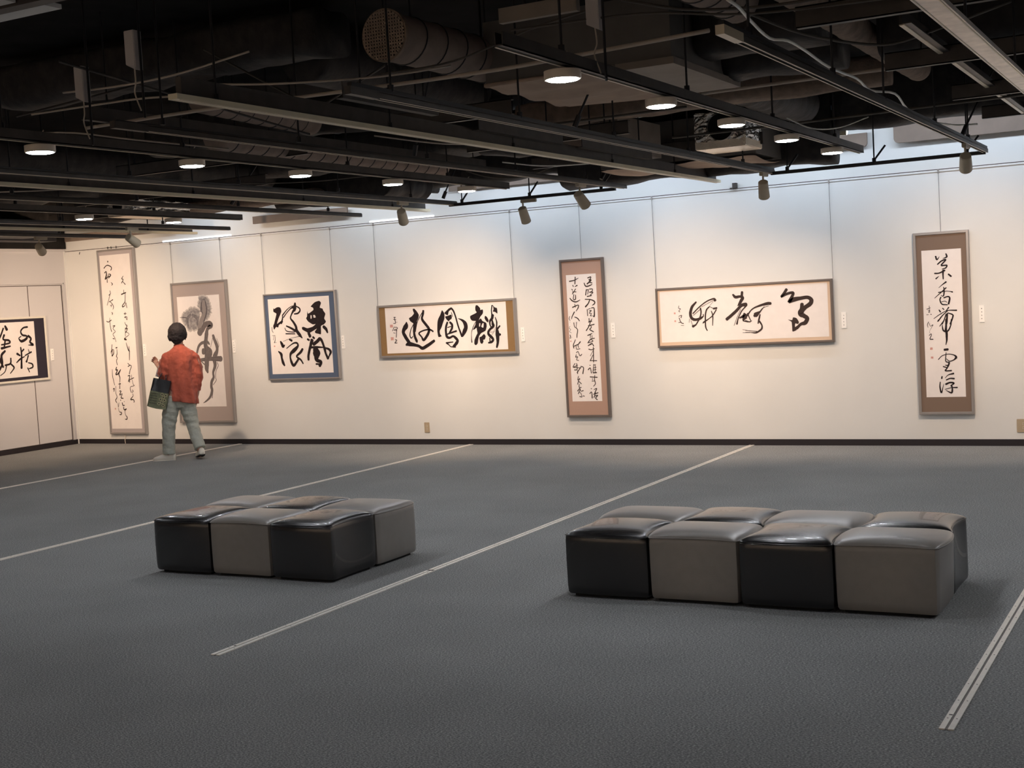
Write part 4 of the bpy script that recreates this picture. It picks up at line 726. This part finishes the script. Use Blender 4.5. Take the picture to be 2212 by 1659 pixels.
disc_row(-2.64,[5.59,6.81,7.98,9.16,10.38],4.9,11.15,labs('row of five on the right'),'dark steel channel carrying the right hand row of disc lamps')
disc_row(-5.97,[5.50,6.78,7.95,9.19,10.40],4.6,11.1,labs('row of five on the left'),'dark steel channel carrying the middle row of disc lamps')
disc_row(-9.55,[9.25,10.47],6.2,11.5,labs('far left pair',2),'dark steel channel carrying the far left pair of disc lamps')
# unseen lamps added outside the view to light the rest of the room
for k,(x,ys) in enumerate(((-2.64,(1.6,)),(1.2,(5.6,6.8,8.0,9.2,10.4)),(-5.97,(1.4,)),(-9.55,(5.4,6.7)))):
    for i,y in enumerate(ys):
        o=thing('disc_lamp','round white LED ceiling lamp outside the view, row %s lamp %s'%('abcd'[k],'abcdef'[i]),'ceiling lamp',(x-0.045,y,ZT),group='LED ceiling lamps outside the view')
        b=BM(); tube(b,[(0,0,0.004),(0,0,0.046)],[0.087,0.083],n=32); obj('housing',b,'creamwhite',o)
        b=BM(); tube(b,[(0,0,-0.003),(0,0,0.006)],[0.079,0.081],n=32); obj('diffuser',b,'diff',o)
        obj('bracket',cyl(BM(),(0,0,0.045),(0,0,ZC-ZT),0.006,n=6),'blackmetal',o)
# spotlights
def spotlight(x,y,z,aim,lab,along='y',power=SPOT_W,flip=1):
    o=thing('spotlight',lab,'spotlight',(x,y,z),group='cream spotlights aimed at the back wall')
    if along=='y': b=bx(-0.017,0.017,-0.06,0.11,-0.034,0.0,bev=0.004)
    else: b=bx(-0.02,0.15,-0.017,0.017,-0.034,0.0,bev=0.004)
    obj('adapter',b,'cream',o)
    b=BM(); cyl(b,(0,0,-0.03),(0,0,-0.11),0.009,n=10); ellip(b,(0,0,-0.115),(0.015,0.015,0.015),n=12,m=8); obj('stem',b,'cream',o,smooth=True,auto=True)
    p0=Vector((0,0,-0.125)); a=(Vector(aim)-Vector((x,y,z))-p0).normalized()
    s=p0-a*0.05; e=p0+a*0.115
    b=BM(); tube(b,[s,s+a*0.006,e-a*0.004,e,e-a*0.03],[0.036,0.043,0.050,0.047,0.042],n=28,cap=False); b.faces.ensure_lookup_table()
    tube(b,[s,s-a*0.001],[0.036,0.004],n=28)
    obj('lamp_body',b,'cream',o,smooth=True,auto=True)
    obj('lens',tube(BM(),[e-a*0.03,e-a*0.029],[0.042,0.002],n=24),'lens',o)
    ld=bpy.data.lights.new('spot_lamp','SPOT'); ld.energy=power; ld.color=WARM; ld.spot_size=math.radians(96); ld.spot_blend=1.0; ld.shadow_soft_size=0.03
    lo=bpy.data.objects.new('spot_beam',ld); COL.objects.link(lo); lo.parent=o; lo.location=e+a*0.002
    lo.rotation_euler=a.to_track_quat('-Z','Y').to_euler()
spotlight(-6.13,11.695,ZT-0.012,(-6.2,YW,0.7),'cream spotlight hanging alone from the bar between the ochre and the pinkish tan calligraphies','x',power=SPOT_W*0.38)
spotlight(-5.04,10.72,ZT,(-4.75,YW,0.75),'cream spotlight on a track above and left of the pale tan wide calligraphy',power=SPOT_W*1.5)
spotlight(-3.585,11.45,ZT,(-3.95,YW,0.6),'cream spotlight pointing straight down above the right part of the pale tan wide calligraphy',power=SPOT_W*0.36)
spotlight(-1.74,10.70,ZT,(-2.1,YW,1.0),'cream spotlight nearest the right edge, above the brown mounted calligraphy',power=SPOT_W*1.1)
spotlight(-6.935,10.72,ZT,(-7.9,YW,0.75),'cream spotlight above the ochre mounted calligraphy',power=SPOT_W*1.9)
spotlight(-10.235,10.5,ZT,(-10.5,YW,1.35),'cream spotlight above the tall running script and the ink-wash work',power=SPOT_W*1.5)
spotlight(-11.61,10.50,ZT,(-13.2,YW,1.35),'leftmost cream spotlight, in front of the dark beam of the side wall',power=SPOT_W*1.7)
spotlight(-11.61,8.7,ZT,(XL,11.6,1.2),'cream spotlight beyond the left edge of the view, aimed at the side wall',power=SPOT_W*2.2)  # added out of view to brighten the left wall
spotlight(-0.2,11.3,ZT,(-0.3,YW,1.2),'cream spotlight beyond the right edge of the view')  # added out of view to light the right end of the wall
for k,xx in enumerate((-10.5,-8.0,-5.5,-3.0,-0.5,2.0)):  # unseen spots added so the opposite wall bounces frontal fill light
    spotlight(xx,YF+1.6,ZT+0.06,(xx,YF,1.4),'cream spotlight behind the camera aimed at the opposite wall, number %s along it'%('one','two','three','four','five','six')[k],power=SPOT_W*2.0)
# ---------------------------------------------------------------- ceiling: boards, bulkhead ducts and washers near the wall
def board(x0,x1,z0,z1,rl,rr_,lab,y0=None,y1=None):
    b=BM(); r=0.045; pts=[]
    def arc(cx,cz,a0,a1): return [(cx+r*math.cos(a0+(a1-a0)*k/6),cz+r*math.sin(a0+(a1-a0)*k/6)) for k in range(7)]
    pts+= arc(x0+r,z0+r,-PI,-PI/2) if rl else [(x0,z0)]
    pts+= arc(x1-r,z0+r,-PI/2,0) if rr_ else [(x1,z0)]
    pts+=[(x1,z1),(x0,z1)]
    y0=y0 or YW-0.10; y1=y1 or YW-0.07
    A=[b.verts.new((x,y0,z)) for x,z in pts]; B=[b.verts.new((x,y1,z)) for x,z in pts]; m_=len(A)
    b.faces.new(A); b.faces.new(B[::-1])
    for k in range(m_): b.faces.new((A[k],B[k],B[(k+1)%m_],A[(k+1)%m_]))
    for xx in (x0+0.2,x1-0.2): box(b,xx-0.02,xx+0.02,y1,YW,z1-0.06,z1-0.02)
    tag(obj('ceiling_board',b,'brownboard'),lab,'ceiling board','brown boards above the back wall')
board(-2.71,1.5,2.87,3.24,True,False,'brown board above the brown mounted calligraphy, rounded at its left end')
board(-5.99,-2.96,2.865,3.0,True,True,'brown board half hidden behind the long black duct')
board(-7.6,-6.15,2.855,3.04,False,True,'brown board above the ochre mounted calligraphy, rounded at its right end')
board(-10.4,-9.0,2.71,2.80,False,False,'low brown board above the blue mounted calligraphy')
board(-13.6,-11.7,2.72,2.81,False,False,'low brown board above the tall running script')
def lumpy(x0,x1,y0,y1,z0,z1,amp=0.02,seed=0,n=18,skew=0.0):
    b=BM(); m_=14; G=[]
    cy=(y0+y1)/2; cz=(z0+z1)/2; hy=(y1-y0)/2; hz=(z1-z0)/2
    N_=max(4,int((x1-x0)/0.12))
    for i in range(N_+1):
        x=x0+(x1-x0)*i/N_; row=[]
        for k in range(24):
            an=2*PI*k/24; ca,sa=math.cos(an),math.sin(an)
            y=cy+hy*math.copysign(abs(ca)**0.5,ca); z=cz+hz*math.copysign(abs(sa)**0.5,sa)+skew*(i/N_)
            q=noise.noise(Vector((x*3+seed,y*4,z*4)))*amp
            row.append(b.verts.new((x,y+q*ca,z+q*sa)))
        G.append(row)
    for A,B in zip(G,G[1:]):
        for k in range(24): b.faces.new((A[k],A[(k+1)%24],B[(k+1)%24],B[k]))
    b.faces.new(G[0][::-1]); b.faces.new(G[-1]); return b
def duct_x(x0,x1,y0,y1,z0,z1,lab,m='blackduct',**k):
    t=thing('air_duct',lab,'air duct',group='ducts running parallel to the back wall')
    obj('duct_wrap',lumpy(x0,x1,y0,y1,z0,z1,**k),m,t,smooth=True)
    BOXES.append((x0,x1,y0,y1,z0,z1,lab))
    nst=max(2,int((x1-x0)/1.2))
    hang(t,[(x0+(x1-x0)*(i+0.5)/nst,(y0+y1)/2,z1-0.02) for i in range(nst)])
duct_x(-5.75,-3.05,11.74,12.08,2.67,3.3,'big black wrapped duct above the pale tan wide calligraphy',seed=1,amp=0.05)
duct_x(-7.3,-5.75,11.76,12.08,2.83,3.4,'black duct above the gap between the ochre and pinkish tan calligraphies',seed=2,amp=0.05)
duct_x(-3.03,1.5,11.76,12.08,2.96,3.45,'black duct above the brown mounted calligraphy',seed=3,amp=0.05)
duct_x(-9.3,-7.3,11.76,12.08,2.77,3.4,'black duct above the ochre mounted calligraphy, left part',seed=4,amp=0.05)
duct_x(-10.6,-9.3,11.8,12.08,2.93,3.4,'black duct above the blue mounted calligraphy',seed=5,amp=0.05)
duct_x(-13.7,-10.6,11.8,12.08,2.83,3.4,'black duct running into the room corner',seed=6,amp=0.05)
for x0,x1,lab in ((-5.9,-4.5,'linear wall washer lamp behind the big black duct'),(-4.3,-3.0,'linear wall washer lamp behind the right half of the big black duct'),(-2.9,-1.2,'linear wall washer lamp above the brown mounted calligraphy'),(-1.1,0.8,'linear wall washer lamp beyond the right edge of the view'),(-7.5,-6.1,'linear wall washer lamp behind the duct above the ochre mounted calligraphy'),(-9.3,-7.9,'linear wall washer lamp above the blue mounted calligraphy'),(-11.6,-10.6,'linear wall washer lamp above the ink-wash work')):
    t=thing('wall_washer',lab,'wall lamp',group='linear lamps hidden behind the ducts')  # unseen lamps added to light the upper wall
    z=3.08 if x0>-3 else (2.93 if x0>-7.7 else 3.0)
    obj('housing',bx(x0,x1,12.11,12.14,z,z+0.05),'pale',t)
    b=BM(); bm_=b; f=[b.verts.new(p) for p in ((x0,12.142,z+0.002),(x1,12.142,z+0.002),(x1,12.180,z+0.040),(x0,12.180,z+0.040))]; b.faces.new(f)
    obj('tube_lamp',b,'washer' if x0>-7.8 else 'washer_dim',t)
    hang(t,[(x0+0.1,12.125,z),(x1-0.1,12.125,z)],0.005)
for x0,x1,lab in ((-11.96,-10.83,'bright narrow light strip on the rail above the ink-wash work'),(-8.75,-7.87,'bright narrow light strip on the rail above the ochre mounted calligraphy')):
    b=BM(); box(b,x0,x1,YW-0.010,YW-0.001,2.600,2.618); tag(obj('light_strip',b,'led'),lab,'light strip','light strips on the rail')  # glowing band stands in for light reflected on the wall, not a lamp
# dark beam along the left wall
t=thing('ceiling_beam','black beam along the top of the left side wall','ceiling beam')
obj('beam',bx(XL,XL+0.06,6.0,YW-0.025,2.632,ZC),'black',t); obj('beam_step',bx(XL+0.06,XL+0.45,6.0,12.3,2.70,2.80),'blackmetal',t)
obj('beam_soffit',bx(XL+0.45,XL+1.1,6.0,11.75,2.72,2.78),'blackmetal',t)
# purlins parallel to the wall
for i,(y,xa,xb,zz) in enumerate(((6.2,-1.75,2.5,2.8),(7.83,-1.7,2.5,2.8),(9.5,-1.62,2.5,2.8),(7.58,-4.95,-4.02,2.8),(9.2,-5.3,-3.9,2.8),(10.9,-5.6,-3.4,2.8),(8.3,-8.2,-6.2,2.82),(9.9,-10.4,-7.9,2.82),(11.2,-12.2,-10.6,2.82),(11.3,-1.7,2.5,2.85))):
    lab=['nearest','second','third','fourth','fifth','sixth','seventh','eighth','ninth','tenth'][i]
    t=thing('steel_purlin','dark steel purlin parallel to the wall, hung above the tracks, %s of the set'%lab,'ceiling beam',group='dark steel purlins')
    b=BM(); box(b,xa,xb,y,y+0.006,zz,zz+0.1); box(b,xa,xb,y,y+0.045,zz,zz+0.006); box(b,xa,xb,y,y+0.045,zz+0.094,zz+0.1); obj('channel',b,'darkmetal',t)
    hang(t,[(xx,y+0.02,zz+0.05) for xx in (xa+0.2,xb-0.2)])
# channels along the room above the tracks
for x,y0,y1,lab in ((-4.03,5.7,6.65,'short dark channel nearest the camera beside the cream batten'),(-4.19,7.4,8.62,'middle short dark channel beside the cream batten'),(-4.17,8.9,10.25,'farthest short dark channel beside the cream batten'),(-6.16,6.0,11.0,'long dark channel left of the middle disc lamps')):
    z=2.70 if x>-5 else 2.86
    t=thing('steel_channel',lab,'ceiling channel'); b=BM(); box(b,x-0.025,x+0.025,y0,y1,z,z+0.006); box(b,x+0.02,x+0.026,y0,y1,z,z+0.085); obj('channel',b,'darkmetal',t)
    hang(t,[(x,y0+0.2,z),(x,y1-0.2,z)])
t=thing('steel_channel','brown steel channel left of the bright metal batten at the upper right','ceiling channel'); b=BM(); box(b,-1.40,-1.385,6.8,12,2.86,2.94); box(b,-1.40,-1.34,6.8,12,2.86,2.866); obj('channel',b,'darkmetal',t)
obj('lip',bx(-1.40,-1.375,6.8,12,2.854,2.86),'slot',t); hang(t,[(-1.38,7.5,2.9),(-1.38,10.5,2.9)])
# round ducts along the room
def duct_y(x,y0,y1,z,r,lab,m,rib=0,amp=0.0,x1=None,z1=None,seed=0):
    t=thing('air_duct',lab,'air duct',group='round ducts running towards the back wall')
    N_=max(6,int((y1-y0)/0.05)); x1=x if x1 is None else x1; z1=z if z1 is None else z1
    b=BM(); P=[];R=[]
    for i in range(N_+1):
        q=i/N_; P.append((x+(x1-x)*q,y0+(y1-y0)*q,z+(z1-z)*q)); R.append(r*(1+amp*noise.noise(Vector((i*0.7,seed,0)))))
    tube(b,P,R,n=28); 
    obj('duct_sleeve',b,m,t,smooth=True)
    BOXES.append((min(x,x1)-r,max(x,x1)+r,y0,y1,z-r,z+r,lab))
    if rib:
        k=int((y1-y0)/rib)
        for i in range(1,k):
            q=i/k; yy=y0+(y1-y0)*q; xx=x+(x1-x)*q; zz=z+(z1-z)*q
            ring=[(xx+(r+0.002)*math.cos(2*PI*s/28),yy+0.03*math.sin(2*PI*s/28),zz+(r+0.002)*math.sin(2*PI*s/28)) for s in range(29)]
            obj('binding_wire',tb(ring,0.004,n=5,cap=False),'blackmetal',t)
    hang(t,[(x+(x1-x)*q,y0+(y1-y0)*q,z+(z1-z)*q+r*0.9) for q in (0.2,0.8)]); return t
duct_y(-1.90,6.2,9.85,3.09,0.085,'long mottled grey-brown insulated duct at the upper right','brownduct',amp=0.08,seed=2)
duct_y(-2.36,5.9,7.2,3.2,0.13,'tan bound duct cut by the top edge of the photo','clothduct',rib=0.16,seed=3)
duct_y(-6.05,6.95,8.45,3.08,0.10,'grey-brown bound duct above the left row of disc lamps','clothduct',rib=0.17,x1=-6.26,seed=4)
duct_y(-6.43,7.5,10.85,2.91,0.10,'long grey-brown bound duct between the left disc lamps and the lighting track','clothduct',rib=0.18,x1=-6.55,seed=5)
gd=duct_y(-4.05,6.20,7.5,3.10,0.135,'brown duct with a round mesh grille facing the camera','clothduct',rib=0.19,seed=6,x1=-4.02)
b=BM(); tube(b,[(-4.05,6.19,3.10),(-4.05,6.215,3.10)],[0.146,0.146],n=32); o=obj('grille_rim',b,'brownduct',gd,smooth=True,auto=True)
b=BM()
for i in range(-7,8):
    h=(0.135**2-(i*0.0178)**2)**0.5
    box(b,-4.05+i*0.0178-0.004,-4.05+i*0.0178+0.004,6.180,6.186,3.10-h,3.10+h); box(b,-4.05-h,-4.05+h,6.180,6.186,3.10+i*0.0178-0.004,3.10+i*0.0178+0.004)
obj('mesh_grille',b,'sag',gd)
b=BM(); cyl(b,(-4.05,6.186,3.10),(-4.05,6.1895,3.10),0.134,n=28); obj('grille_dark',b,'ceil',gd)
duct_y(-5.35,7.2,9.4,3.32,0.2,'very wide dark duct above the cream batten','blackduct',seed=7)
duct_y(-3.2,9.6,11.4,3.15,0.16,'black duct behind the foil wrapped box','blackduct',seed=8,amp=0.1)
duct_y(-7.35,11.0,11.8,2.84,0.13,'black plastic wrapped duct end beside the farthest lamp of the left row','blackduct',seed=9,amp=0.2)
duct_y(-9.0,7.5,11.3,3.08,0.14,'black duct far left above the lighting tracks','blackduct',seed=10,amp=0.1)
duct_y(-11.2,8.5,11.6,3.38,0.13,'black duct above the leftmost tracks','blackduct',seed=11,amp=0.1)
# ducts across the room
duct_x(-1.78,1.0,8.0,8.35,2.92,3.25,'black duct crossing to the right of the mottled insulated duct',seed=21,amp=0.03)
duct_x(-2.75,-2.02,8.0,8.35,2.92,3.25,'black duct behind the bright wavy cable',seed=31,amp=0.03)
duct_x(-2.72,-2.0,7.45,7.85,2.98,3.3,'black duct crossing under the tan bound duct',seed=22,amp=0.03)
duct_x(-4.9,-2.02,9.3,9.55,2.95,3.15,'dusty dark duct crossing above the right row of disc lamps',m='brownduct',seed=23,amp=0.03)
duct_x(-8.4,-5.6,8.9,9.3,3.08,3.4,'black duct crossing above the left row of disc lamps',seed=24,amp=0.05)
duct_x(-8.8,-5.2,10.92,11.4,3.03,3.4,'black duct crossing above the farthest lamps of the left row',seed=25,amp=0.06)
duct_x(-13.0,-9.4,9.6,10.1,2.90,3.22,'black duct crossing at the far left',seed=26,amp=0.06)
duct_x(-7.8,-4.9,6.7,7.1,3.2,3.5,'black duct high above the near end of the left tracks',seed=27,amp=0.05)
duct_x(-5.6,-4.4,9.9,10.4,2.86,3.1,'black sagging duct above the middle of the cream batten',seed=28,amp=0.07)
duct_x(-10.9,-8.6,11.42,11.78,2.80,2.92,'flat brown mottled duct under the ceiling at the far left',m='brownduct',seed=29,amp=0.03)
# conduits and pipes across the room
def pipe(pts,r,m,lab,nm='pipe',cat='pipe',grp=None,sub=6):
    tag(obj(nm,tb(spline(pts,sub),r,n=7),m,smooth=True),lab,cat,grp)
pipe([(-6.4,6.25,2.86),(-5.3,6.1,2.83),(-4.0,6.06,2.80),(-3.4,6.09,2.80),(-3.0,6.06,2.80),(-2.1,5.98,2.81)],0.011,'cable','thin metal pipe crossing the whole ceiling in front of the grilled duct')
pipe([(-3.1,8.62,2.93),(-2.2,8.6,2.93),(-1.0,8.62,2.93),(0.8,8.6,2.93)],0.012,'cable','thin pipe crossing behind the bright wavy cable')
pipe([(-5.0,8.62,2.86),(-4.0,8.6,2.85),(-3.2,8.58,2.85)],0.009,'cabledark','thin dark pipe behind the ceiling unit')
pipe([(-3.9,10.1,2.84),(-3.0,10.1,2.84),(-1.9,10.1,2.85),(-0.6,10.1,2.86)],0.010,'cabledark','thin dark pipe crossing above the far disc lamps on the right')
# ceiling unit with sagging cloth underside
t=thing('ceiling_unit','large ceiling air unit with sagging cloth underside behind the nearest lamp of the right row','air unit')
obj('casing',bx(-3.95,-2.74,7.14,8.28,2.93,3.30),'boxside',t)
b=BM(); G=[]
for i in range(25):
    row=[]
    for j in range(17):
        x=-3.96+0.86*i/24; y=7.13+1.20*j/16; z=2.905-0.035*math.sin(PI*j/16)*math.sin(PI*i/24)+0.010*math.sin(j*1.3+i*0.15)
        row.append(b.verts.new((x,y,z)))
    G.append(row)
for i in range(24):
    for j in range(16): b.faces.new((G[i][j],G[i][j+1],G[i+1][j+1],G[i+1][j]))
box(b,-3.96,-3.10,7.13,7.16,2.91,2.93); obj('cloth_underside',b,'sag',t,smooth=True)
obj('casing_panel',bx(-3.08,-2.72,7.12,8.30,2.89,2.93),'boxgrey',t)
hang(t,[(-3.7,7.4,3.28),(-2.9,8.1,3.28)],0.008)
t=thing('ceiling_unit','second sagging cloth box behind the right end of the cream batten','air unit')
b=BM(); G=[]
for i in range(21):
    row=[]
    for j in range(11):
        x=-4.95+1.45*i/20; y=11.0+0.75*j/10; row.append(b.verts.new((x,y,2.72-0.02*math.sin(PI*j/10)+0.008*math.sin(i*1.1+j*0.3))))
    G.append(row)
for i in range(20):
    for j in range(10): b.faces.new((G[i][j],G[i][j+1],G[i+1][j+1],G[i+1][j]))
obj('cloth_underside',b,'sag',t,smooth=True); obj('casing',bx(-4.95,-3.5,11.0,11.75,2.74,3.1),'boxside',t)
t=thing('ceiling_unit','beige grey machine casing behind the second lighting track','air unit')
obj('casing',bx(-4.72,-4.2,9.7,10.6,2.74,3.02),'boxgrey',t); obj('cover',bx(-4.60,-4.35,9.66,9.70,2.78,2.98),'clothduct',t); obj('hanger_rod',cyl(BM(),(-4.5,10.2,3.0),(-4.5,10.2,ZC),0.008,n=6),'blackmetal',t)
t=thing('duct_flange','pale dusty duct flange plate near the top centre of the photo','duct plate'); obj('plate',bx(-3.45,-2.98,6.42,6.46,3.11,3.19),'boxgrey',t); obj('hanger_rod',cyl(BM(),(-3.3,6.44,3.15),(-3.3,6.44,ZC),0.01,n=6),'blackmetal',t)
# foil boxes
def foilbox(x0,x1,y0,y1,z0,z1,lab,hx,hz,hr):
    t=thing('foil_box',lab,'duct box')
    b=BM(); box(b,x0,x1,y0,y1,z0+0.05,z1,bev=0.012); bmesh.ops.subdivide_edges(b,edges=b.edges[:],cuts=11,use_grid_fill=True)
    for v in b.verts: v.co+=Vector((noise.noise(v.co*17),noise.noise(v.co*17+Vector((5,0,0))),noise.noise(v.co*17+Vector((9,0,0)))))*0.010+Vector((noise.noise(v.co*45),noise.noise(v.co*45+Vector((5,0,0))),0))*0.010
    obj('foil_wrap',b,'foil',t); 
    b=BM(); box(b,x0+0.002,x1-0.002,y0+0.002,y1-0.002,z0,z0+0.075,bev=0.006); obj('quilted_base',b,'foilquilt',t)
    obj('hanger_rod',cyl(BM(),((x0+x1)/2,(y0+y1)/2,z1-0.02),((x0+x1)/2,(y0+y1)/2,ZC),0.006,n=6),'blackmetal',t)
    if hr:
        o=obj('duct_mouth',tube(BM(),[(hx,y0-0.03,hz),(hx,y0+0.02,hz)],[hr+0.012,hr+0.012],n=28,cap=False),'galv',t,smooth=True)
        obj('dark_opening',tube(BM(),[(hx,y0-0.022,hz),(hx,y0-0.0215,hz)],[hr+0.011,0.001],n=28),'ceil',t)
foilbox(-3.86,-3.42,10.50,10.95,2.76,3.06,'foil wrapped box with a round mouth behind the third lamp of the right row',-3.62,2.93,0.10)
foilbox(-10.50,-10.14,10.45,11.35,2.73,2.90,'flat foil wrapped box at the far left above the disc lamps',-10.32,2.84,0.06)
# ballast boxes
for x,y,z,lab in ((-5.60,5.46,2.84,'grey ballast box on a rod at the far upper left'),(-4.84,5.08,2.87,'grey ballast box with slanted end left of the cream batten'),(-2.62,5.84,2.86,'grey ballast box with cables hanging at the top centre right')):
    t=thing('ballast_box',lab,'ballast box',(x,y,z),group='grey ballast boxes hung from the ceiling')
    b=bx(-0.033,0.033,-0.028,0.028,0.0,0.20,bev=0.003); b.verts.ensure_lookup_table()
    for v in b.verts:
        if v.co.z<0.01 and v.co.x<0: v.co.z+=0.03
    obj('case',b,'ballast',t); obj('cord',tb(spline([(0,0,0.02),(0.01,-0.01,-0.06),(-0.01,0,-0.11),(0.015,0.01,-0.2)],5),0.004,n=6),'cable',t)
    obj('support_rod',cyl(BM(),(0.045,0,-0.24),(0.045,0,ZC-z),0.007,n=6),'blackmetal',t)
# blue grey frame in the gap
t=thing('steel_bracing','blue-grey steel bracing seen through the gap right of the disc lamps','steel bracing')
obj('crosspiece',bx(-3.66,-2.9,11.80,11.83,3.13,3.17),'bluesteel',t)
for xx in (-3.60,-3.32,-3.0): obj('upright',bx(xx,xx+0.035,11.80,11.84,3.02 if xx==-3.32 else 3.08,3.40),'bluesteel',t)
obj('top_fixing',bx(-3.66,-2.9,11.80,11.83,3.40,ZC),'blackduct',t)
# pale ceiling panels at the upper left corner
t=thing('ceiling_panel','pale ceiling panel with brown edge at the extreme upper left corner','ceiling panel')
obj('panel',bx(-5.3,-4.55,3.75,4.09,3.0,3.02),'wall',t); obj('edge_bar',bx(-5.4,-4.3,4.10,4.17,2.99,3.06),'darkmetal',t); obj('outer_panel',bx(-5.3,-4.50,4.18,4.30,3.0,3.02),'wall',t)
obj('hanger_rod',cyl(BM(),(-4.8,4.13,3.03),(-4.8,4.13,ZC),0.008,n=6),'blackmetal',t)
# wavy cables
C=[(-1.8,5.37),(-1.81,5.54),(-1.86,5.86),(-1.92,6.33),(-1.87,6.47),(-1.88,6.82),(-1.92,7.43),(-1.9,7.98),(-1.95,8.54),(-1.86,8.83),(-1.96,9.69),(-1.99,10.53),(-1.88,11.07),(-1.72,11.19)]
pipe([(x,y,2.8) for x,y in C],0.0075,'cablelight','bright wavy white cable above the right hand lighting track','cable','cable',sub=4)
def cable(pts,r,m,lab): pipe(pts,r,m,lab,'cable','cable','loose cables draped between the ducts',sub=5)
cable([(-2.5,5.9,3.0),(-2.2,6.1,2.94),(-1.7,6.1,2.90),(-1.2,6.0,2.92),(-0.6,5.9,2.98)],0.008,'cabledark','dark cable sagging across the upper right')
cable([(-2.1,6.4,2.98),(-1.9,6.9,2.9),(-1.6,7.3,2.86),(-1.3,7.2,2.88),(-0.9,7.0,2.93)],0.008,'cabledark','dark cable crossing the mottled insulated duct')
cable([(-5.9,5.6,2.95),(-5.4,5.5,2.91),(-5.0,5.55,2.93),(-4.6,5.7,3.02)],0.006,'cable','grey cable swinging past the ballast boxes')
cable([(-5.9,5.35,2.80),(-5.6,5.6,2.85),(-5.2,5.55,2.83),(-4.8,5.6,2.80)],0.006,'cable','grey cable looping down near the nearest lamp of the left row')
cable([(-4.75,5.5,2.84),(-4.3,5.6,2.80),(-3.95,6.0,2.84),(-3.7,6.3,2.9)],0.006,'cable','grey cable passing under the grilled duct')
cable([(-3.9,5.9,2.83),(-3.5,6.0,2.86),(-3.1,6.1,2.98),(-2.8,6.2,3.05)],0.006,'cabledark','thin cable rising to the dusty flange plate')
cable([(-5.1,7.6,2.78),(-4.9,8.2,2.75),(-4.7,8.9,2.78),(-4.5,9.4,2.73),(-4.4,9.9,2.74)],0.006,'cable','pale cable hanging under the cream batten')
cable([(-5.2,9.6,2.74),(-5.0,9.9,2.71),(-4.8,10.2,2.72),(-4.6,10.5,2.75)],0.006,'cablelight','short pale cable loop left of the big black duct')
cable([(-6.3,10.9,2.85),(-6.1,11.0,2.78),(-5.8,11.1,2.76),(-5.5,11.2,2.84)],0.006,'cabledark','black cable loops near the wall bar')
cable([(-9.9,7.6,2.84),(-9.4,7.9,2.79),(-9.0,8.4,2.80),(-8.7,9.0,2.85)],0.006,'cable','grey cable at the left edge above the tracks')
cable([(-7.1,6.0,2.83),(-6.6,6.2,2.85),(-6.3,6.6,2.80),(-6.05,7.2,2.76)],0.006,'cable','grey cable running to the second lamp of the left row')
cable([(-8.2,8.8,2.83),(-7.8,9.3,2.79),(-7.4,9.9,2.80),(-7.0,10.4,2.85)],0.006,'cabledark','dark cable left of the middle lighting track')
cable([(-2.75,9.4,2.80),(-2.65,9.7,2.74),(-2.55,10.1,2.77),(-2.4,10.4,2.86)],0.005,'cablelight','thin pale cable tied to the right lamp channel')
cable([(-3.0,5.7,2.90),(-2.4,5.9,2.92),(-1.9,6.0,2.86),(-1.2,6.05,2.84)],0.006,'cabledark','thin dark cable near the top edge, right of centre')

for fn in DEFER: fn()

for a,b_,lab in (((-6.3,5.6,2.86),(-5.3,6.2,3.1),'thin diagonal rod behind the far left ballast box'),((-5.6,5.3,3.05),(-5.2,7.0,2.75),'thin diagonal rod crossing between the ballast boxes'),((-5.0,5.8,3.1),(-4.55,6.0,2.8),'thin diagonal rod right of the ballast boxes'),((-5.0,6.8,2.86),(-4.1,6.9,3.25),'thin diagonal rod rising towards the grilled duct')):
    tag(obj('diagonal_rod',tb([a,b_],0.007,n=6),'darkmetal'),lab,'rod','diagonal rods under the ceiling')
